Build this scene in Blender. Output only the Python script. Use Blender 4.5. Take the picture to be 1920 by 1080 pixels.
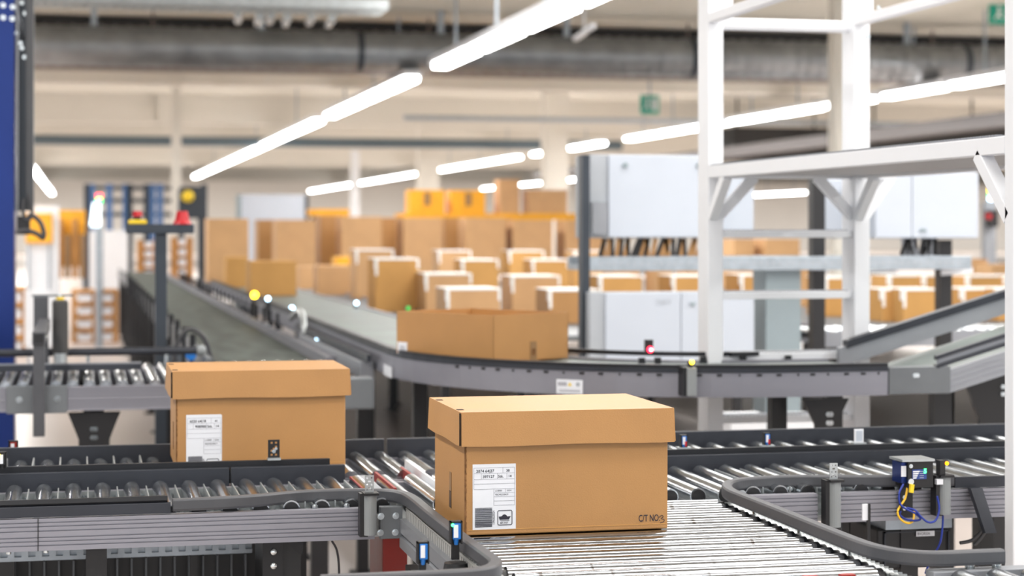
import bpy, math, random
from mathutils import Vector, Matrix
random.seed(7)
for o in list(bpy.data.objects): bpy.data.objects.remove(o)
SC = bpy.context.scene
COL = SC.collection
# ---------------------------------------------------------------- camera (X along cross conveyors, Y into the hall)
F = 3600.0; H = 1.5; YAW = math.atan(.225); CA, SA = math.cos(YAW), math.sin(YAW)
cam = bpy.data.cameras.new('camera'); camo = bpy.data.objects.new('camera', cam); COL.objects.link(camo)
camo.location = (0, 0, H); camo.rotation_euler = (math.pi/2, 0, -YAW)
cam.sensor_width = 36; cam.lens = 36*F/1920; cam.shift_y = -110/1920
cam.clip_start = .1; cam.clip_end = 400
cam.dof.use_dof = True; cam.dof.focus_distance = 4.5; cam.dof.aperture_fstop = 3.2
SC.camera = camo
# ---------------------------------------------------------------- light
w = bpy.data.worlds.new('hall_daylight'); SC.world = w; w.use_nodes = True
w.node_tree.nodes['Background'].inputs[0].default_value = (.93, .96, 1, 1)
w.node_tree.nodes['Background'].inputs[1].default_value = 1.4
def area(name, loc, sx, sy, power, rot=(0, 0, 0), col=(1, .98, .95)):
    l = bpy.data.lights.new(name, 'AREA'); l.shape = 'RECTANGLE'; l.size = sx; l.size_y = sy; l.energy = power; l.color = col
    o = bpy.data.objects.new(name, l); COL.objects.link(o); o.location = loc; o.rotation_euler = rot; return o
for Y_ in (.5, 3.2, 5.6, 8.6): area('added_top_panel', (3.2, Y_, 4.4), 4.4, .6, 92)  # added panels: brighten upward faces and draw bright stripes on the rollers
area('overhead_strip', (6.8, 4.0, 4.3), .5, 9, 330)  # key strip added off the lamp rows, clear of the roller reflections
area('overhead_strip', (-1.8, 4.5, 4.3), .4, 12, 330)
area('overhead_strip', (12.5, 10, 4.3), .4, 16, 500)
area('overhead_strip', (4.6, 15, 4.3), 2.5, 12, 350)
for X_, p_ in ((-6, 1600), (-1.6, 1700), (4.6, 900), (12.6, 2600), (21.5, 2600), (32, 2600), (44, 2600)):
    area('strip_row_light', (X_, 46, 3.56), .5, 60, p_)
area('back_wall_fill', (25, 112, 4.3), 100, 8, 9000)  # added ceiling fill that brightens the far back wall
SC.view_settings.view_transform = 'Standard'; SC.view_settings.look = 'None'
SC.view_settings.exposure = .12; SC.view_settings.gamma = 1; SC.view_settings.use_curve_mapping = False

def ray(px):
    x = (px-960)/F; return x*CA+SA, -x*SA+CA
def onz(px, py, z):
    t = (H-z)*F/(py-430); X, Y = ray(px); return Vector((X*t, Y*t, z))
def onY(px, py, Y):
    X, y = ray(px); t = Y/y; return Vector((X*t, Y, H+(430-py)/F*t))
def YatX(px, X):
    a, b = ray(px); return X/a*b

# ---------------------------------------------------------------- materials
MATS = {}
def mat(name, col, rough=.5, metal=0, var=.06, scale=8, bump=0, bscale=60, stretch=(1, 1, 1), rvar=.05, spec=.5, emit=0, coat=0):
    if name in MATS: return MATS[name]
    m = bpy.data.materials.new(name); m.use_nodes = True; nt = m.node_tree; N = nt.nodes; L = nt.links
    b = N['Principled BSDF']
    b.inputs['Roughness'].default_value = rough; b.inputs['Metallic'].default_value = metal
    b.inputs['Specular IOR Level'].default_value = spec; b.inputs['Coat Weight'].default_value = coat
    tc = N.new('ShaderNodeTexCoord'); mp = N.new('ShaderNodeMapping'); mp.inputs['Scale'].default_value = stretch
    L.new(tc.outputs['Object'], mp.inputs[0])
    n = N.new('ShaderNodeTexNoise'); n.inputs['Scale'].default_value = scale; n.inputs['Detail'].default_value = 4
    L.new(mp.outputs[0], n.inputs['Vector'])
    r = N.new('ShaderNodeValToRGB'); r.color_ramp.elements[0].position = .3; r.color_ramp.elements[1].position = .7
    r.color_ramp.elements[0].color = (*[max(0, c*(1-var)) for c in col], 1)
    r.color_ramp.elements[1].color = (*[min(1, c*(1+var)) for c in col], 1)
    L.new(n.outputs[0], r.inputs[0]); L.new(r.outputs[0], b.inputs['Base Color'])
    mr = N.new('ShaderNodeMapRange'); mr.inputs['To Min'].default_value = max(.02, rough-rvar); mr.inputs['To Max'].default_value = min(1, rough+rvar)
    L.new(n.outputs[0], mr.inputs[0]); L.new(mr.outputs[0], b.inputs['Roughness'])
    if bump:
        n2 = N.new('ShaderNodeTexNoise'); n2.inputs['Scale'].default_value = bscale; n2.inputs['Detail'].default_value = 3
        L.new(mp.outputs[0], n2.inputs['Vector'])
        bp = N.new('ShaderNodeBump'); bp.inputs['Strength'].default_value = bump; bp.inputs['Distance'].default_value = .002
        L.new(n2.outputs[0], bp.inputs['Height']); L.new(bp.outputs[0], b.inputs['Normal'])
    if emit:
        b.inputs['Emission Color'].default_value = (*col, 1); b.inputs['Emission Strength'].default_value = emit
    MATS[name] = m; return m
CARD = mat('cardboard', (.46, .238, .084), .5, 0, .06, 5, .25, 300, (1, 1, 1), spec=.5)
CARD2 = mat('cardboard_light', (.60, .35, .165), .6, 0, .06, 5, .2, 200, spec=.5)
CARD3 = mat('cardboard_ochre', (.60, .33, .115), .75, 0, .06, 5, .2, 200, spec=.15)
EDGE = mat('cardboard_edge', (.20, .10, .045), .9, 0, .4, 90, spec=.1)
DARKGAP = mat('dark_slot', (.03, .018, .01), .9)
TAPE = mat('tape_brown', (.28, .16, .07), .35)
WHITE = mat('paper_white', (.80, .82, .87), .6, 0, .02, spec=.3)
WTAPE = mat('white_tape', (.95, .95, .93), .5, 0, .02)
INK = mat('ink', (.02, .02, .035), .6)
GRIDINK = mat('grid_ink', (.30, .30, .34), .6)
CHROME = mat('roller_steel', (.54, .57, .60), .2, 1, .25, 14, .12, 90, (3, .5, 3), .08)
CHROMEX = mat('roller_steel_cross', (.36, .38, .41), .12, 1, .2, 10, .05, 90, (.6, 3, 3), .04)
def smudge(m, axis):
    nt = m.node_tree; N = nt.nodes; L = nt.links; b = N['Principled BSDF']
    tc = N.new('ShaderNodeTexCoord'); oi = N.new('ShaderNodeObjectInfo'); mp = N.new('ShaderNodeMapping'); cb = N.new('ShaderNodeCombineXYZ')
    mu = N.new('ShaderNodeMath'); mu.operation = 'MULTIPLY'; mu.inputs[1].default_value = 37; L.new(oi.outputs['Random'], mu.inputs[0])
    for k in range(3): L.new(mu.outputs[0], cb.inputs[k])
    L.new(tc.outputs['Object'], mp.inputs['Vector']); L.new(cb.outputs[0], mp.inputs['Location'])
    mp.inputs['Scale'].default_value = (1, .05, .05) if axis == 0 else (.05, 1, .05)
    n = N.new('ShaderNodeTexNoise'); n.inputs['Scale'].default_value = 26; n.inputs['Detail'].default_value = 2; L.new(mp.outputs[0], n.inputs['Vector'])
    r_ = N.new('ShaderNodeValToRGB'); r_.color_ramp.elements[0].position = .66; r_.color_ramp.elements[0].color = (1, 1, 1, 1); r_.color_ramp.elements[1].position = .70; r_.color_ramp.elements[1].color = (.35, .31, .28, 1)
    L.new(n.outputs[0], r_.inputs[0])
    mx = N.new('ShaderNodeMixRGB'); mx.blend_type = 'MULTIPLY'; mx.inputs[0].default_value = 1
    old = b.inputs['Base Color'].links[0].from_socket; L.new(old, mx.inputs[1]); L.new(r_.outputs[0], mx.inputs[2]); L.new(mx.outputs[0], b.inputs['Base Color'])
smudge(CHROMEX, 0)
ZINC = mat('zinc_plate', (.50, .53, .54), .38, .8, .12, 20)
ALU = mat('anodized_profile', (.29, .29, .33), .42, .55, .06, 6, .1, 120, (.1, 1, 1))
ALUL = mat('grey_profile_light', (.30, .315, .345), .45, .45, .06, 6)
PLATE = mat('grey_plate', (.165, .18, .195), .5, .3, .06, 10)
GUARD = mat('dark_guard', (.030, .034, .045), .42, .2, .12, 8, .05, 80)
GUARDT = mat('black_guard_strip', (.010, .011, .015), .4, .1)
RUB = mat('grey_plastic_rail', (.07, .073, .083), .45, 0, .08, 14, .1, 90)
PLG = mat('grey_plastic_post', (.26, .28, .29), .55, 0, .04)
DUCTC = mat('wiring_duct_grey', (.27, .27, .265), .6, 0, .06)
BLACK = mat('black_paint', (.012, .012, .014), .4, 0, .1)
BLACKM = mat('black_bracket', (.02, .02, .022), .45, .3, .1)
BOLT = mat('bolt_zinc', (.75, .8, .82), .2, 1, .05)
BLUE = mat('sensor_blue', (.01, .16, .55), .35)
NAVY = mat('navy_paint', (.010, .030, .17), .22, .5, .1, 2)
REDP = mat('red_paint', (.30, .015, .008), .4)
REDB = mat('red_button', (.48, .004, .012), .35)
YEL = mat('yellow_plastic', (.85, .60, .02), .4)
ORG = mat('orange_plastic', (.90, .42, .015), .5, 0, .08)
WPAINT = mat('white_paint', (.80, .82, .86), .38, 0, .02, 5)
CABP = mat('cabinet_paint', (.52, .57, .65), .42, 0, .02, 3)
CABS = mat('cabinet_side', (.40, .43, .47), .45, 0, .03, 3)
GREYCOL = mat('column_grey', (.26, .32, .35), .5, 0, .04)
GALV = mat('galvanised', (.38, .43, .48), .4, .6, .15, 20)
DKBLUE = mat('dark_steel_post', (.035, .045, .06), .45, .2)
BELT = mat('belt_green_grey', (.050, .064, .056), .6, 0, .65, 3.5, .1, 40, (3, .6, 1))
BELTL = mat('belt_pale', (.15, .18, .17), .45, 0, .4, 3, .1, 40, (1, 1, 1), .12)
CREAM = mat('cream_concrete', (.72, .69, .63), .8, 0, .03, .3)
CEILM = mat('ceiling_paint', (.74, .72, .64), .8, 0, .03, .3)
WALLM = mat('back_wall_paint', (.85, .83, .80), .8, 0, .04, .2)
FLOORM = mat('floor_resin', (.50, .44, .41), .33, 0, .08, .5, .02, 4)
DUCT = mat('galvanised_duct', (.30, .315, .33), .38, .8, .2, 3)
DKDUCT = mat('dark_bulkhead', (.035, .035, .036), .8, 0, .2, 1)
WOOD = mat('pallet_wood', (.42, .20, .06), .8, 0, .25, 3)
GREEN = mat('sign_green', (.0, .30, .20), .5, emit=.15)
LAMP = mat('lamp_tube', (1, 1, .98), .5, emit=14)
LEDY = mat('led_amber', (1, .62, .02), .4, emit=12)
LEDO = mat('led_orange', (1, .30, .0), .4, emit=6)
LEDR = mat('led_red', (1, .02, .05), .4, emit=8)
LEDG = mat('led_green', (.05, 1, .2), .4, emit=5)
LEDB = mat('led_white_blue', (.55, .8, 1), .4, emit=8)
CBLUE = mat('cable_blue', (.012, .035, .30), .4)
CYEL = mat('cable_yellow', (.85, .50, .02), .4)
CGREY = mat('cable_grey', (.05, .05, .055), .5)
DISP = mat('display_blue', (.02, .05, .22), .3, emit=.15)

# ---------------------------------------------------------------- mesh helpers
class MB:
    def __init__(s): s.v = []; s.f = []; s.sm = []
    def add(s, vs, fs, smooth=False):
        n = len(s.v); s.v += [tuple(v) for v in vs]
        for f in fs: s.f.append([i+n for i in f]); s.sm.append(smooth)
        return s
    def box(s, x0, x1, y0, y1, z0, z1):
        v = [(x, y, z) for z in (z0, z1) for y in (y0, y1) for x in (x0, x1)]
        return s.add(v, [(0, 2, 3, 1), (4, 5, 7, 6), (0, 1, 5, 4), (2, 6, 7, 3), (0, 4, 6, 2), (1, 3, 7, 5)])
    def obox(s, c, u, v, wv):
        c, u, v, wv = map(Vector, (c, u, v, wv))
        p = [c+a*u+b*v+d*wv for d in (-1, 1) for b in (-1, 1) for a in (-1, 1)]
        return s.add(p, [(0, 2, 3, 1), (4, 5, 7, 6), (0, 1, 5, 4), (2, 6, 7, 3), (0, 4, 6, 2), (1, 3, 7, 5)])
    def bar(s, p, q, a, b, up=(0, 0, 1)):
        p, q = Vector(p), Vector(q); d = (q-p); n = d.normalized(); up = Vector(up)
        sd = n.cross(up)
        if sd.length < 1e-4: sd = n.cross(Vector((0, 1, 0)))
        sd.normalize(); u2 = sd.cross(n)
        return s.obox((p+q)/2, d/2, sd*a/2, u2*b/2)
    def cyl(s, p, q, r, n=16, r2=None, caps=True):
        p, q = Vector(p), Vector(q); d = (q-p).normalized(); r2 = r if r2 is None else r2
        a = d.orthogonal().normalized(); b = d.cross(a)
        v = []
        for c, rr in ((p, r), (q, r2)):
            for i in range(n):
                t = 2*math.pi*i/n; v.append(c+(a*math.cos(t)+b*math.sin(t))*rr)
        s.add(v, [(i, (i+1) % n, n+(i+1) % n, n+i) for i in range(n)], True)
        if caps: s.add(v[:n], [tuple(reversed(range(n)))]); s.add(v[n:], [tuple(range(n))])
        return s
    def sphere(s, c, r, n=12, m=8, sc=(1, 1, 1)):
        c = Vector(c); v = []
        for j in range(m+1):
            ph = math.pi*j/m
            for i in range(n):
                t = 2*math.pi*i/n
                v.append(c+Vector((r*sc[0]*math.sin(ph)*math.cos(t), r*sc[1]*math.sin(ph)*math.sin(t), r*sc[2]*math.cos(ph))))
        return s.add(v, [(j*n+i, (j+1)*n+i, (j+1)*n+(i+1) % n, j*n+(i+1) % n) for j in range(m) for i in range(n)], True)
    def prism(s, pts, d):
        d = Vector(d); n = len(pts); v = [Vector(p) for p in pts]; v2 = [p+d for p in v]
        s.add(v+v2, [tuple(reversed(range(n))), tuple(range(n, 2*n))]+[(i, (i+1) % n, n+(i+1) % n, n+i) for i in range(n)]); return s
    def sweep(s, prof, path, smooth=False, up=Vector((0, 0, 1))):
        # prof: list of (n, z): n = offset to the right of travel, z = up
        path = [Vector(p) for p in path]; m = len(prof); v = []
        for i, p in enumerate(path):
            a = (path[i]-path[i-1]).normalized() if i > 0 else None
            b = (path[i+1]-path[i]).normalized() if i < len(path)-1 else None
            t = (a+b).normalized() if a and b else (a or b)
            sd = t.cross(up).normalized()
            k = 1/max(.5, sd.dot((a or t).cross(up).normalized()))
            for (n, z) in prof: v.append(p+sd*n*k+up*z)
        fs = [(i*m+j, i*m+(j+1) % m, (i+1)*m+(j+1) % m, (i+1)*m+j) for i in range(len(path)-1) for j in range(m)]
        s.add(v, fs, smooth)
        s.add(v[:m], [tuple(reversed(range(m)))]); s.add(v[-m:], [tuple(range(m))]); return s
    def tube(s, path, r, n=8):
        path = [Vector(p) for p in path]; v = []; ref = Vector((0.31, .2, .93))
        for i, p in enumerate(path):
            t = (path[min(i+1, len(path)-1)]-path[max(i-1, 0)]).normalized()
            a = t.cross(ref).normalized(); b = t.cross(a)
            for k in range(n):
                th = 2*math.pi*k/n; v.append(p+(a*math.cos(th)+b*math.sin(th))*r)
        s.add(v, [(i*n+k, i*n+(k+1) % n, (i+1)*n+(k+1) % n, (i+1)*n+k) for i in range(len(path)-1) for k in range(n)], True)
        s.add(v[:n], [tuple(range(n))]); s.add(v[-n:], [tuple(range(n))]); return s
    def build(s, name, m, parent=None, bevel=0, world=True):
        me = bpy.data.meshes.new(name)
        off = WL.get(parent, Vector((0, 0, 0))) if (parent and world) else Vector((0, 0, 0))
        me.from_pydata([Vector(v)-off for v in s.v], [], s.f); me.update()
        me.polygons.foreach_set('use_smooth', s.sm)
        import bmesh
        bm = bmesh.new(); bm.from_mesh(me); bmesh.ops.recalc_face_normals(bm, faces=bm.faces); bm.to_mesh(me); bm.free()
        me.materials.append(m)
        o = bpy.data.objects.new(name, me); COL.objects.link(o)
        if parent: o.parent = parent; WL[o] = off.copy()
        else: WL[o] = Vector((0, 0, 0))
        if bevel:
            b = o.modifiers.new('b', 'BEVEL'); b.width = bevel; b.segments = 2; b.limit_method = 'ANGLE'
        return o
WL = {}
def thing(name, label, cat, loc, group=None):
    o = bpy.data.objects.new(name, None); COL.objects.link(o); o.location = loc; WL[o] = Vector(loc)
    o.empty_display_size = .05
    o['label'] = label; o['category'] = cat
    if group: o['group'] = group
    return o
def tag(o, label, cat, group=None, kind=None):
    o['label'] = label; o['category'] = cat
    if group: o['group'] = group
    if kind: o['kind'] = kind
    return o
def struct(mb, name, m):
    o = mb.build(name, m); o['kind'] = 'structure'; return o
def inst(src, loc, parent, rot=None):
    c = src.copy(); COL.objects.link(c); c.parent = parent; c.location = Vector(loc)-WL[parent]
    if rot: c.rotation_euler = rot
    return c
def smooth_path(pts, n=6):
    P = [Vector(p) for p in pts]; out = []
    for i in range(len(P)-1):
        p0, p1, p2, p3 = P[max(i-1, 0)], P[i], P[i+1], P[min(i+2, len(P)-1)]
        for k in range(n):
            t = k/n
            out.append(.5*((2*p1)+(p2-p0)*t+(2*p0-5*p1+4*p2-p3)*t*t+(3*p1-p0-3*p2+p3)*t**3))
    out.append(P[-1]); return out
DG = {}
def text_mesh(mbs, txt, size, loc, xdir=(1, 0, 0), up=(0, 0, 1), bold=0.0, sx=1.0, shear=0):
    """adds the glyph outlines of txt to a mesh builder"""
    cu = bpy.data.curves.new('t', 'FONT'); cu.body = txt; cu.size = size; cu.offset = bold; cu.shear = shear; cu.resolution_u = 3
    ob = bpy.data.objects.new('t', cu); COL.objects.link(ob)
    bpy.context.view_layer.update()
    me = bpy.data.meshes.new_from_object(ob.evaluated_get(bpy.context.evaluated_depsgraph_get()))
    X = Vector(xdir).normalized(); U = Vector(up).normalized(); L = Vector(loc)
    mbs.add([L+X*v.co.x*sx+U*v.co.y for v in me.vertices], [tuple(p.vertices) for p in me.polygons])
    bpy.data.objects.remove(ob); bpy.data.meshes.remove(me); bpy.data.curves.remove(cu)
    return mbs

# ---------------------------------------------------------------- the hall
struct(MB().box(-30, 80, -6, 126, -.1, 0), 'floor', FLOORM)
struct(MB().box(-30, 80, -8, 126, 4.62, 4.75), 'ceiling', CEILM)
struct(MB().box(-30, 80, 125, 125.4, 0, 4.62), 'wall_back', WALLM)
for i, (Y, zb, th, x1) in enumerate([(33, 3.96, .5, 60), (45, 3.95, .5, 60), (58, 3.93, .5, 70), (74, 3.92, .5, 75), (95, 3.9, .5, 75)]):
    struct(MB().box(-25, x1, Y, Y+th, zb, 4.62), 'trim_%d' % (i+1), CREAM)
struct(MB().box(-25, 40, 28.6, 29.2, 4.30, 4.6), 'trim_6', DKDUCT)
def column(name, px0, px1, Y, m, label, ybase=None, z1=4.62):
    a = onY(px0, 300, Y); b = onY(px1, 300, Y)
    o = MB().box(a.x, b.x, Y, Y+(b.x-a.x), 0, z1).build(name, m)
    return tag(o, label, 'column', 'hall columns')
column('building_column', 1024, 1066, 40, CREAM, 'thick cream column left of the hanging green exit sign')
column('building_column', 786, 824, 53, CREAM, 'cream column rising behind the orange crates on the tall cartons')
column('building_column', 1566, 1598, 24, CREAM, 'cream column behind the white platform stair frame')
column('building_column', 659, 674, 62, WPAINT, 'slim white column far back, left of the thick cream column behind the crates')
column('building_column', 322, 340, 36, CREAM, 'pale column at far left above the emergency stop stand', z1=4.62)
# downstand ribs of the beams
for (p, Y) in ((385, 32.8), (325, 44.8)):
    a = onY(p, 200, Y)
    tag(MB().box(a.x-.35, a.x+.1, Y, Y+.2, 3.97, 4.62).build('beam_bracket', CREAM), 'cream bracket block on ceiling beam %s' % ('just under the big round duct' if p == 385 else 'lower and further back, above the blue frames'), 'bracket', 'beam brackets')

# big spiral duct
dk = thing('ventilation_duct', 'large round galvanised spiral duct running across the hall under the ceiling', 'duct', (8, 27, 4.0))
m = MB(); m.cyl((-8, 27, 4.02), (24, 27, 4.02), .275, 32); m.build('duct_pipe', DUCT, dk)
rings = MB()
for i in range(150):
    x = -7.9+i*.19; rings.cyl((x, 27, 4.02), (x+.03, 27, 4.02), .292, 28, caps=True)
rings.build('spiral_seam', DUCT, dk)['kind'] = 'stuff'
for px in (668, 1290, 1800):
    a = onY(px, 100, 27)
    MB().cyl((a.x, 27, 4.02), (a.x+.08, 27, 4.02), .30, 28).build('clamp_ring', DKBLUE, dk)
for px in (176, 490, 826, 1062, 1322, 1700):
    a = onY(px, 100, 27)
    MB().bar((a.x, 27, 4.28), (a.x, 27, 4.62), .08, .08).build('hanger', GALV, dk)
m = MB(); m.box(-8, 24, 27.5, 27.9, 3.75, 3.83)
for x_ in range(-7, 24, 4): m.box(x_, x_+.03, 27.86, 27.89, 3.83, 4.62)
tag(m.build('cable_tray', mat('tray_brown', (.22, .18, .16), .6)), 'long brown-grey cable tray just below and behind the spiral duct', 'cable tray')
m = MB().cyl((-8, 49, 3.72), (14, 49, 3.72), .13, 12)
tag(m.build('ceiling_pipe', mat('pipe_slate', (.10, .14, .17), .5)), 'dark slate pipe running across below the second ceiling beam', 'pipe')
m = MB().cyl((6, 36, 3.62), (20, 36, 3.62), .05, 10)
tag(m.build('ceiling_pipe', GALV), 'thin pipe across the front of the thick cream column', 'pipe')
# wire cable tray at top left
ct = thing('wire_cable_tray', 'wire mesh cable tray along the top left above the duct', 'cable tray', (0, 20.5, 3.8))
m = MB()
for k in range(7): m.bar((-3, 20.2+k*.1, 3.84), (3.2, 20.2+k*.1, 3.84), .012, .012)
for k in range(60): m.bar((-3+k*.1, 20.2, 3.84), (-3+k*.1, 20.8, 3.84), .012, .012)
m.box(-3, 3.2, 20.18, 20.2, 3.84, 3.94); m.build('mesh', ZINC, ct)
for px in (70, 205, 412): 
    a = onY(px, 10, 20.5); MB().bar((a.x, 20.5, 3.84), (a.x, 20.5, 4.6), .04, .04).build('hanger', GALV, ct)
for i, px in enumerate((440, 478, 500, 530, 575, 612)):
    a = onY(px, 18, 21.4)
    o = MB().bar((a.x+.025, 21.25, 3.85), (a.x+.025, 21.25, 4.62), .012, .012).cyl((a.x, 20.9, 3.83-.02*(i % 2)), (a.x+.05, 21.6, 3.83-.02*(i % 2)), .045, 10).build('pipe_end', ZINC)
    tag(o, 'bright zinc pipe end hanging below the ceiling at top left', 'pipe', 'pipe ends by the cable tray')
a = onY(1112, 48, 22)
tag(MB().bar((a.x+.1, 22.8, a.z), (a.x+.1, 22.8, 4.62), .02, .02).bar((a.x, 22, a.z), (a.x+.2, 23.6, a.z), .07, .05).build('unlit_tube_lamp', WPAINT), 'short unlit white lamp under the ceiling right of the lit strip', 'lamp')
# dark bulkheads at right
for (p0, p1, t, b, Y, z) in ((1376, 1600, 238, 300, 42, 0), (1640, 1905, 232, 300, 40, 0)):
    a = onY(p0, t, Y); c = onY(p1, b, Y)
    tag(MB().bar((a.x+.5, Y+1.2, a.z), (a.x+.5, Y+1.2, 4.62), .04, .04).bar((c.x-.5, Y+1.2, a.z), (c.x-.5, Y+1.2, 4.62), .04, .04).box(a.x, c.x, Y, Y+1.5, min(a.z, c.z), max(a.z, c.z)).build('duct_bulkhead', DKDUCT),
        'dark ventilation bulkhead behind the %s half of the white platform' % ('left' if p0 < 1500 else 'right'), 'bulkhead')
# lamp rows ------------------------------------------------
lampdir = {}
def lamp(px0, px1, X, z, label, group):
    y0, y1 = sorted((YatX(px0, X), YatX(px1, X)))
    y1 = min(y1, 118)
    t = thing('strip_lamp', label, 'lamp', (X, (y0+y1)/2, z), group)
    MB().box(X-.10, X+.10, y0+.12, y1-.12, z-.02, z+.05).build('tube', LAMP, t)
    MB().box(X-.13, X+.13, y0, y1, z+.05, z+.13).build('housing', WPAINT, t)
    MB().bar((X, (y0+y1)/2, z+.13), (X, (y0+y1)/2, 4.62), .03, .03).build('hanger', GALV, t)
XA = 4.55
for (p0, p1, lb) in ((1080, 1200, 'lit strip lamp cut by the top edge of the photo'), (975, 1076, 'wide lit strip lamp next to the top edge, second of the diagonal row'),
                     (893, 973, 'lit strip lamp in front of the spiral duct, right one of the pair'), (822, 891, 'lit strip lamp in front of the spiral duct, left one of the pair'),
                     (722, 775, 'lit strip lamp just left of the gap below the duct'), (682, 720, 'middle lit strip lamp of the three below the spiral duct'), (617, 680, 'left lit strip lamp of the three below the spiral duct'),
                     (520, 600, 'lit strip lamp at the near end of the long far stretch'), (450, 518, 'lit strip lamp in the middle of the long far stretch'), (366, 449, 'farthest lit strip lamp of the diagonal row')):
    lamp(p0, p1, XA, 3.6, lb, 'strip lamps of the main diagonal row')
XB = 12.55
for (p0, p1, lb) in ((1783, 1915, 'lit strip lamp beside the right white post'), (1657, 1775, 'lit strip lamp right of the middle white post'),
                     (1545, 1640, 'lit strip lamp partly behind the cream column and middle white post'), (1453, 1541, 'lit strip lamp between the two white posts, right one'), (1371, 1450, 'lit strip lamp between the two white posts, left one'),
                     (1285, 1369, 'lit strip lamp partly behind the left white post'), (1240, 1284, 'short lit strip lamp over the white cabinet'), (1176, 1238, 'lit strip lamp above the left corner of the white cabinet'),
                     (1068, 1132, 'lit strip lamp between the cream column and the white cabinet'), (1000, 1030, 'short lit strip lamp left of the thick cream column'),
                     (930, 974, 'lit strip lamp above the orange crates, right one of three'), (873, 928, 'lit strip lamp above the orange crates, middle one of three'), (817, 871, 'lit strip lamp above the orange crates, left one of three'),
                     (733, 794, 'lit strip lamp above the tall cartons, right one'), (674, 731, 'lit strip lamp above the tall cartons, left one'), (582, 668, 'farthest lit strip lamp of the right row')):
    lamp(p0, p1, XB, 3.6, lb, 'strip lamps of the right row')
for (p0, p1, lb) in ((905, 936, 'lit lamp just above the leaning carton stack'), (977, 1000, 'left of two small lit lamps behind the upper cartons'), (1003, 1031, 'right of two small lit lamps behind the upper cartons'), (1067, 1104, 'lit lamp beside the left edge of the white cabinet')):
    lamp(p0, p1, 21.5, 3.7, lb, 'strip lamps of the third row')
for (p0, p1, lb) in ((1414, 1462, 'left of two lit lamps seen under the white platform'), (1466, 1510, 'right of two lit lamps seen under the white platform')):
    lamp(p0, p1, 32, 3.15, lb, 'strip lamps far right')
for (p0, p1, lb) in ((58, 80, 'lit strip lamp beside the dark machine column at left, nearer one'), (82, 106, 'lit strip lamp beside the dark machine column at left, farther one')):
    lamp(p0, p1, -1.62, 3.6, lb, 'strip lamps far left')
# conduit beam under row B
m = MB().box(14.2, 14.6, 22, 60, 3.14, 3.36)
tag(m.build('cable_tray', mat('tray_grey', (.12, .11, .11), .7)), 'grey cable tray running below the right row of strip lamps', 'cable tray')
# exit signs
def exit_sign(px0, px1, py0, py1, Y, label):
    a = onY(px0, py0, Y); b = onY(px1, py1, Y)
    s = thing('exit_sign', label, 'sign', (a.x, Y, b.z))
    MB().box(a.x, b.x, Y, Y+.06, b.z, a.z).build('panel', GREEN, s)
    W = b.x-a.x; Hh = a.z-b.z; m = MB(); y = Y-.012
    cx = a.x+W*.33; cz = b.z+Hh*.5
    m.cyl((cx, y, cz+Hh*.28), (cx, y+.008, cz+Hh*.28), Hh*.09, 10)
    m.prism([(cx-.03*W, y, cz+.18*Hh), (cx+.10*W, y, cz+.14*Hh), (cx+.04*W, y, cz-.08*Hh), (cx-.08*W, y, cz-.02*Hh)], (0, .008, 0))
    m.prism([(cx+.0*W, y, cz-.05*Hh), (cx+.16*W, y, cz-.2*Hh), (cx+.1*W, y, cz-.25*Hh), (cx-.06*W, y, cz-.1*Hh)], (0, .008, 0))
    m.prism([(cx-.06*W, y, cz-.02*Hh), (cx-.0*W, y, cz-.06*Hh), (cx-.16*W, y, cz-.32*Hh), (cx-.2*W, y, cz-.28*Hh)], (0, .008, 0))
    m.box(a.x+W*.6, a.x+W*.86, y, y+.008, cz-.3*Hh, cz+.32*Hh)
    m.build('pictogram', WTAPE, s)
    MB().bar((a.x+W/2, Y+.03, a.z), (a.x+W/2, Y+.03, 4.62), .03, .03).build('hanger', GALV, s)
exit_sign(1202, 1236, 178, 214, 30, 'small green exit sign hanging between the cream column and the white frame')
exit_sign(1857, 1905, 6, 46, 24.5, 'green exit sign at the top right corner')

# ---------------------------------------------------------------- foreground conveyors
def bolt(mb, p, n, r=.009, h=.006):
    p = Vector(p); n = Vector(n).normalized()
    mb.cyl(p, p+n*.0015, r*1.35, 14); mb.cyl(p, p+n*h, r, 6); mb.cyl(p+n*h, p+n*(h+.001), r*.55, 10)
    return mb
ZS = .80
# grooved profile, (n, z); n>0 to the outside
def alu_prof(zt, zb, n0=0, n1=.03):
    h = zt-zb; P = [(n0, zb), (n1, zb)]
    for fz in (.17, .30, .42, .62, .76, .88):
        z = zb+h*fz; P += [(n1, z-.0016), (n1-.004, z-.0012), (n1-.004, z+.0012), (n1, z+.0016)]
    return P+[(n1, zt), (n0, zt)]
def leg(parent, x, y, z1, wx=.05, wy=.05, bracket=None):
    m = MB().box(x-wx/2, x+wx/2, y-wy/2, y+wy/2, .012, z1); m.box(x-wx, x+wx, y-wy, y+wy, 0, .012)
    return m.build('leg', BLACK, parent)
RB = thing('front_cross_conveyor', 'long grooved grey roller conveyor crossing the foreground behind the lidded carton', 'conveyor', (0, 5.05, 0))
XL, XR = -.45, 3.2
# side frames: left, right of the junction
for (x0, x1) in ((XL, .722), (1.70, 1.905), (1.955, XR)):
    MB().sweep(alu_prof(.80, .722), [(x0, 4.81, 0), (x1, 4.81, 0)]).build('side_profile', ALU, RB)
MB().box(XL, XR, 5.29, 5.32, .72, .795).build('rear_profile', ALU, RB)
# rollers
def roller_mesh(name, r, L, axis, m, grooves=True):
    b = MB(); ax = Vector(axis)
    b.cyl(-ax*L/2, ax*L/2, r, 24)
    return b.build(name, m)
r0 = roller_mesh('roller', .022, .455, (0, 1, 0), CHROME); r0.parent = RB
r0.location = Vector((-.40, 5.055, .797))-WL[RB]
for i in range(1, 47):
    x = -.40+i*.0765
    inst(r0, (x, 5.055, .797), RB)
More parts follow.
